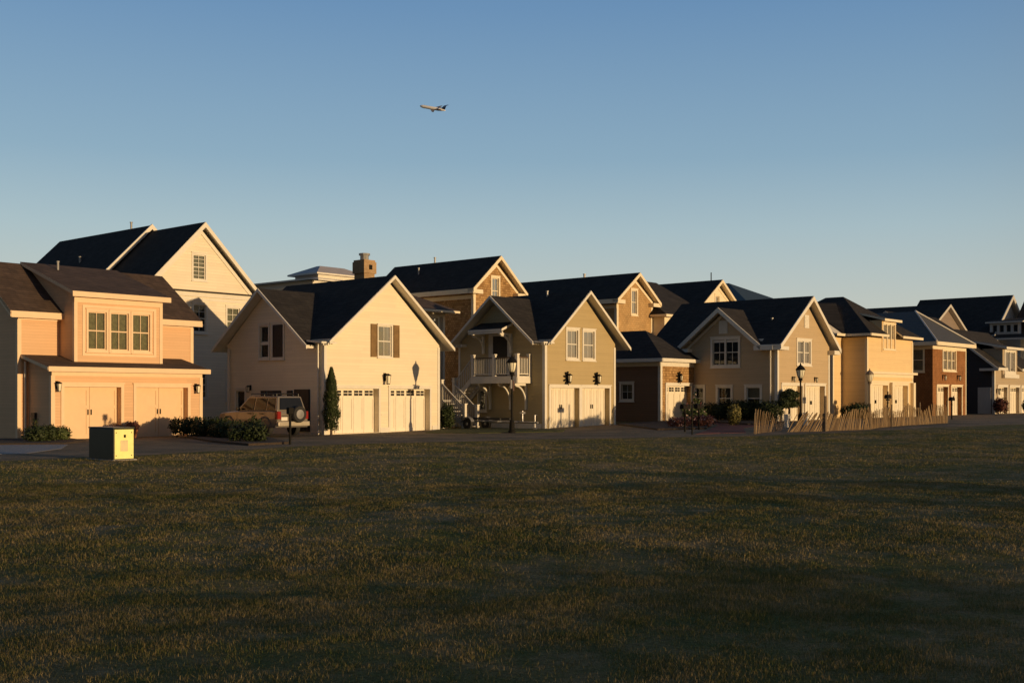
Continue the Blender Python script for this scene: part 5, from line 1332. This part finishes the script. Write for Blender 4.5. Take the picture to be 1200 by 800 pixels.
# ------------------------------------------------------------------ LIGHT, SKY, CAMERA
AZ, EL = R(5), R(1.8)          # sun azimuth off the house fronts' normal (towards +a), elevation
da, db = math.sin(AZ), -math.cos(AZ)
s2 = W(da, db); sd = Vector((s2.x * math.cos(EL), s2.y * math.cos(EL), math.sin(EL)))   # towards the sun
li = bpy.data.lights.new('sun', 'SUN'); li.energy = 3.85; li.angle = R(.6); li.color = (1.0, .68, .34)
lo = bpy.data.objects.new('sun', li); COL.objects.link(lo); lo.location = (30, -20, 40); lo.rotation_euler = sd.to_track_quat('Z', 'Y').to_euler()
world = bpy.data.worlds.new('World'); sc.world = world; world.use_nodes = True; nt = world.node_tree
bg = nt.nodes['Background']; sky = nt.nodes.new('ShaderNodeTexSky'); sky.sky_type = 'NISHITA'; sky.sun_disc = False
sky.sun_elevation = EL; sky.sun_rotation = math.atan2(sd.x, sd.y); sky.air_density = 1.; sky.dust_density = .5; sky.ozone_density = 1.5
nt.links.new(sky.outputs[0], bg.inputs[0]); bg.inputs[1].default_value = .05
# clear-evening tint added to it: blue overhead, pale near the horizon, warmer towards the sun
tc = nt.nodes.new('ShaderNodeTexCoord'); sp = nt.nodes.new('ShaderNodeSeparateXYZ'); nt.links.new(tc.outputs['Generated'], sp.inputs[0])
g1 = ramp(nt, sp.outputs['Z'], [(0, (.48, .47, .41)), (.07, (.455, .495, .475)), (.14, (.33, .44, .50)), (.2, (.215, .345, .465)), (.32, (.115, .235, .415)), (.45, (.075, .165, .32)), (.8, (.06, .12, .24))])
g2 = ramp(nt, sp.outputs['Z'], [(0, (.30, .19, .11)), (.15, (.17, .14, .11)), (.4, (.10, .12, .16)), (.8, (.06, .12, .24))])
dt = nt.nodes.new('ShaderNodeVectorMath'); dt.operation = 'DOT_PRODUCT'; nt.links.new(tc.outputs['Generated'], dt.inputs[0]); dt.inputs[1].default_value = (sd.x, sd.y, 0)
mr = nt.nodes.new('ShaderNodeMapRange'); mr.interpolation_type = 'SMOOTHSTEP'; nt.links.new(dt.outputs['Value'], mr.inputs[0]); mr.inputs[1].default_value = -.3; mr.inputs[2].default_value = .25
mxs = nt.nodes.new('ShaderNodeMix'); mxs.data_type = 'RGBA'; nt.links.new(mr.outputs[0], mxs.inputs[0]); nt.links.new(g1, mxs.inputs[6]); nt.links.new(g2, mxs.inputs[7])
# unseen sky behind the camera's left, dimmed to cut fill on shaded walls
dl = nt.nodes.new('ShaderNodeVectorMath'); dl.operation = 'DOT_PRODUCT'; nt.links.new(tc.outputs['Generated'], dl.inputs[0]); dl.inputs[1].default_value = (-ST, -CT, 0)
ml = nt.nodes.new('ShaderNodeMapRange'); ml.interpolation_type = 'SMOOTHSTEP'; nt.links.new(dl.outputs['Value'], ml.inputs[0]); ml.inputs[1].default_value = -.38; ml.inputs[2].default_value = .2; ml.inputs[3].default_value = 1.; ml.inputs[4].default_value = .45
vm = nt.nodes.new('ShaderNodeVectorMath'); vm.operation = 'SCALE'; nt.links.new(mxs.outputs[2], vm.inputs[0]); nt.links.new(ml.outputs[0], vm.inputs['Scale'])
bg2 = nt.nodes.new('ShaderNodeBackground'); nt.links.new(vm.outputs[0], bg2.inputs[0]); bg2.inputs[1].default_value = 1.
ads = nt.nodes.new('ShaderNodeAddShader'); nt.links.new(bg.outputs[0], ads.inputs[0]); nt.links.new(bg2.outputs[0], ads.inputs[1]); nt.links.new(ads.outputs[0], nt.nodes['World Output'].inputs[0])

cam = bpy.data.cameras.new('camera'); co = bpy.data.objects.new('camera', cam); COL.objects.link(co)
co.location = (0, 0, 1.65); co.rotation_euler = (R(90), 0, 0); cam.lens = 1352 / 1200 * 36; cam.sensor_width = 36; cam.shift_y = 65 / 1200
cam.clip_start = .1; cam.clip_end = 6000; sc.camera = co
vs = sc.view_settings; vs.view_transform = 'Standard'; vs.look = 'None'; vs.exposure = 0.; vs.gamma = 1.; vs.use_curve_mapping = False
sc.cycles.max_bounces = 6
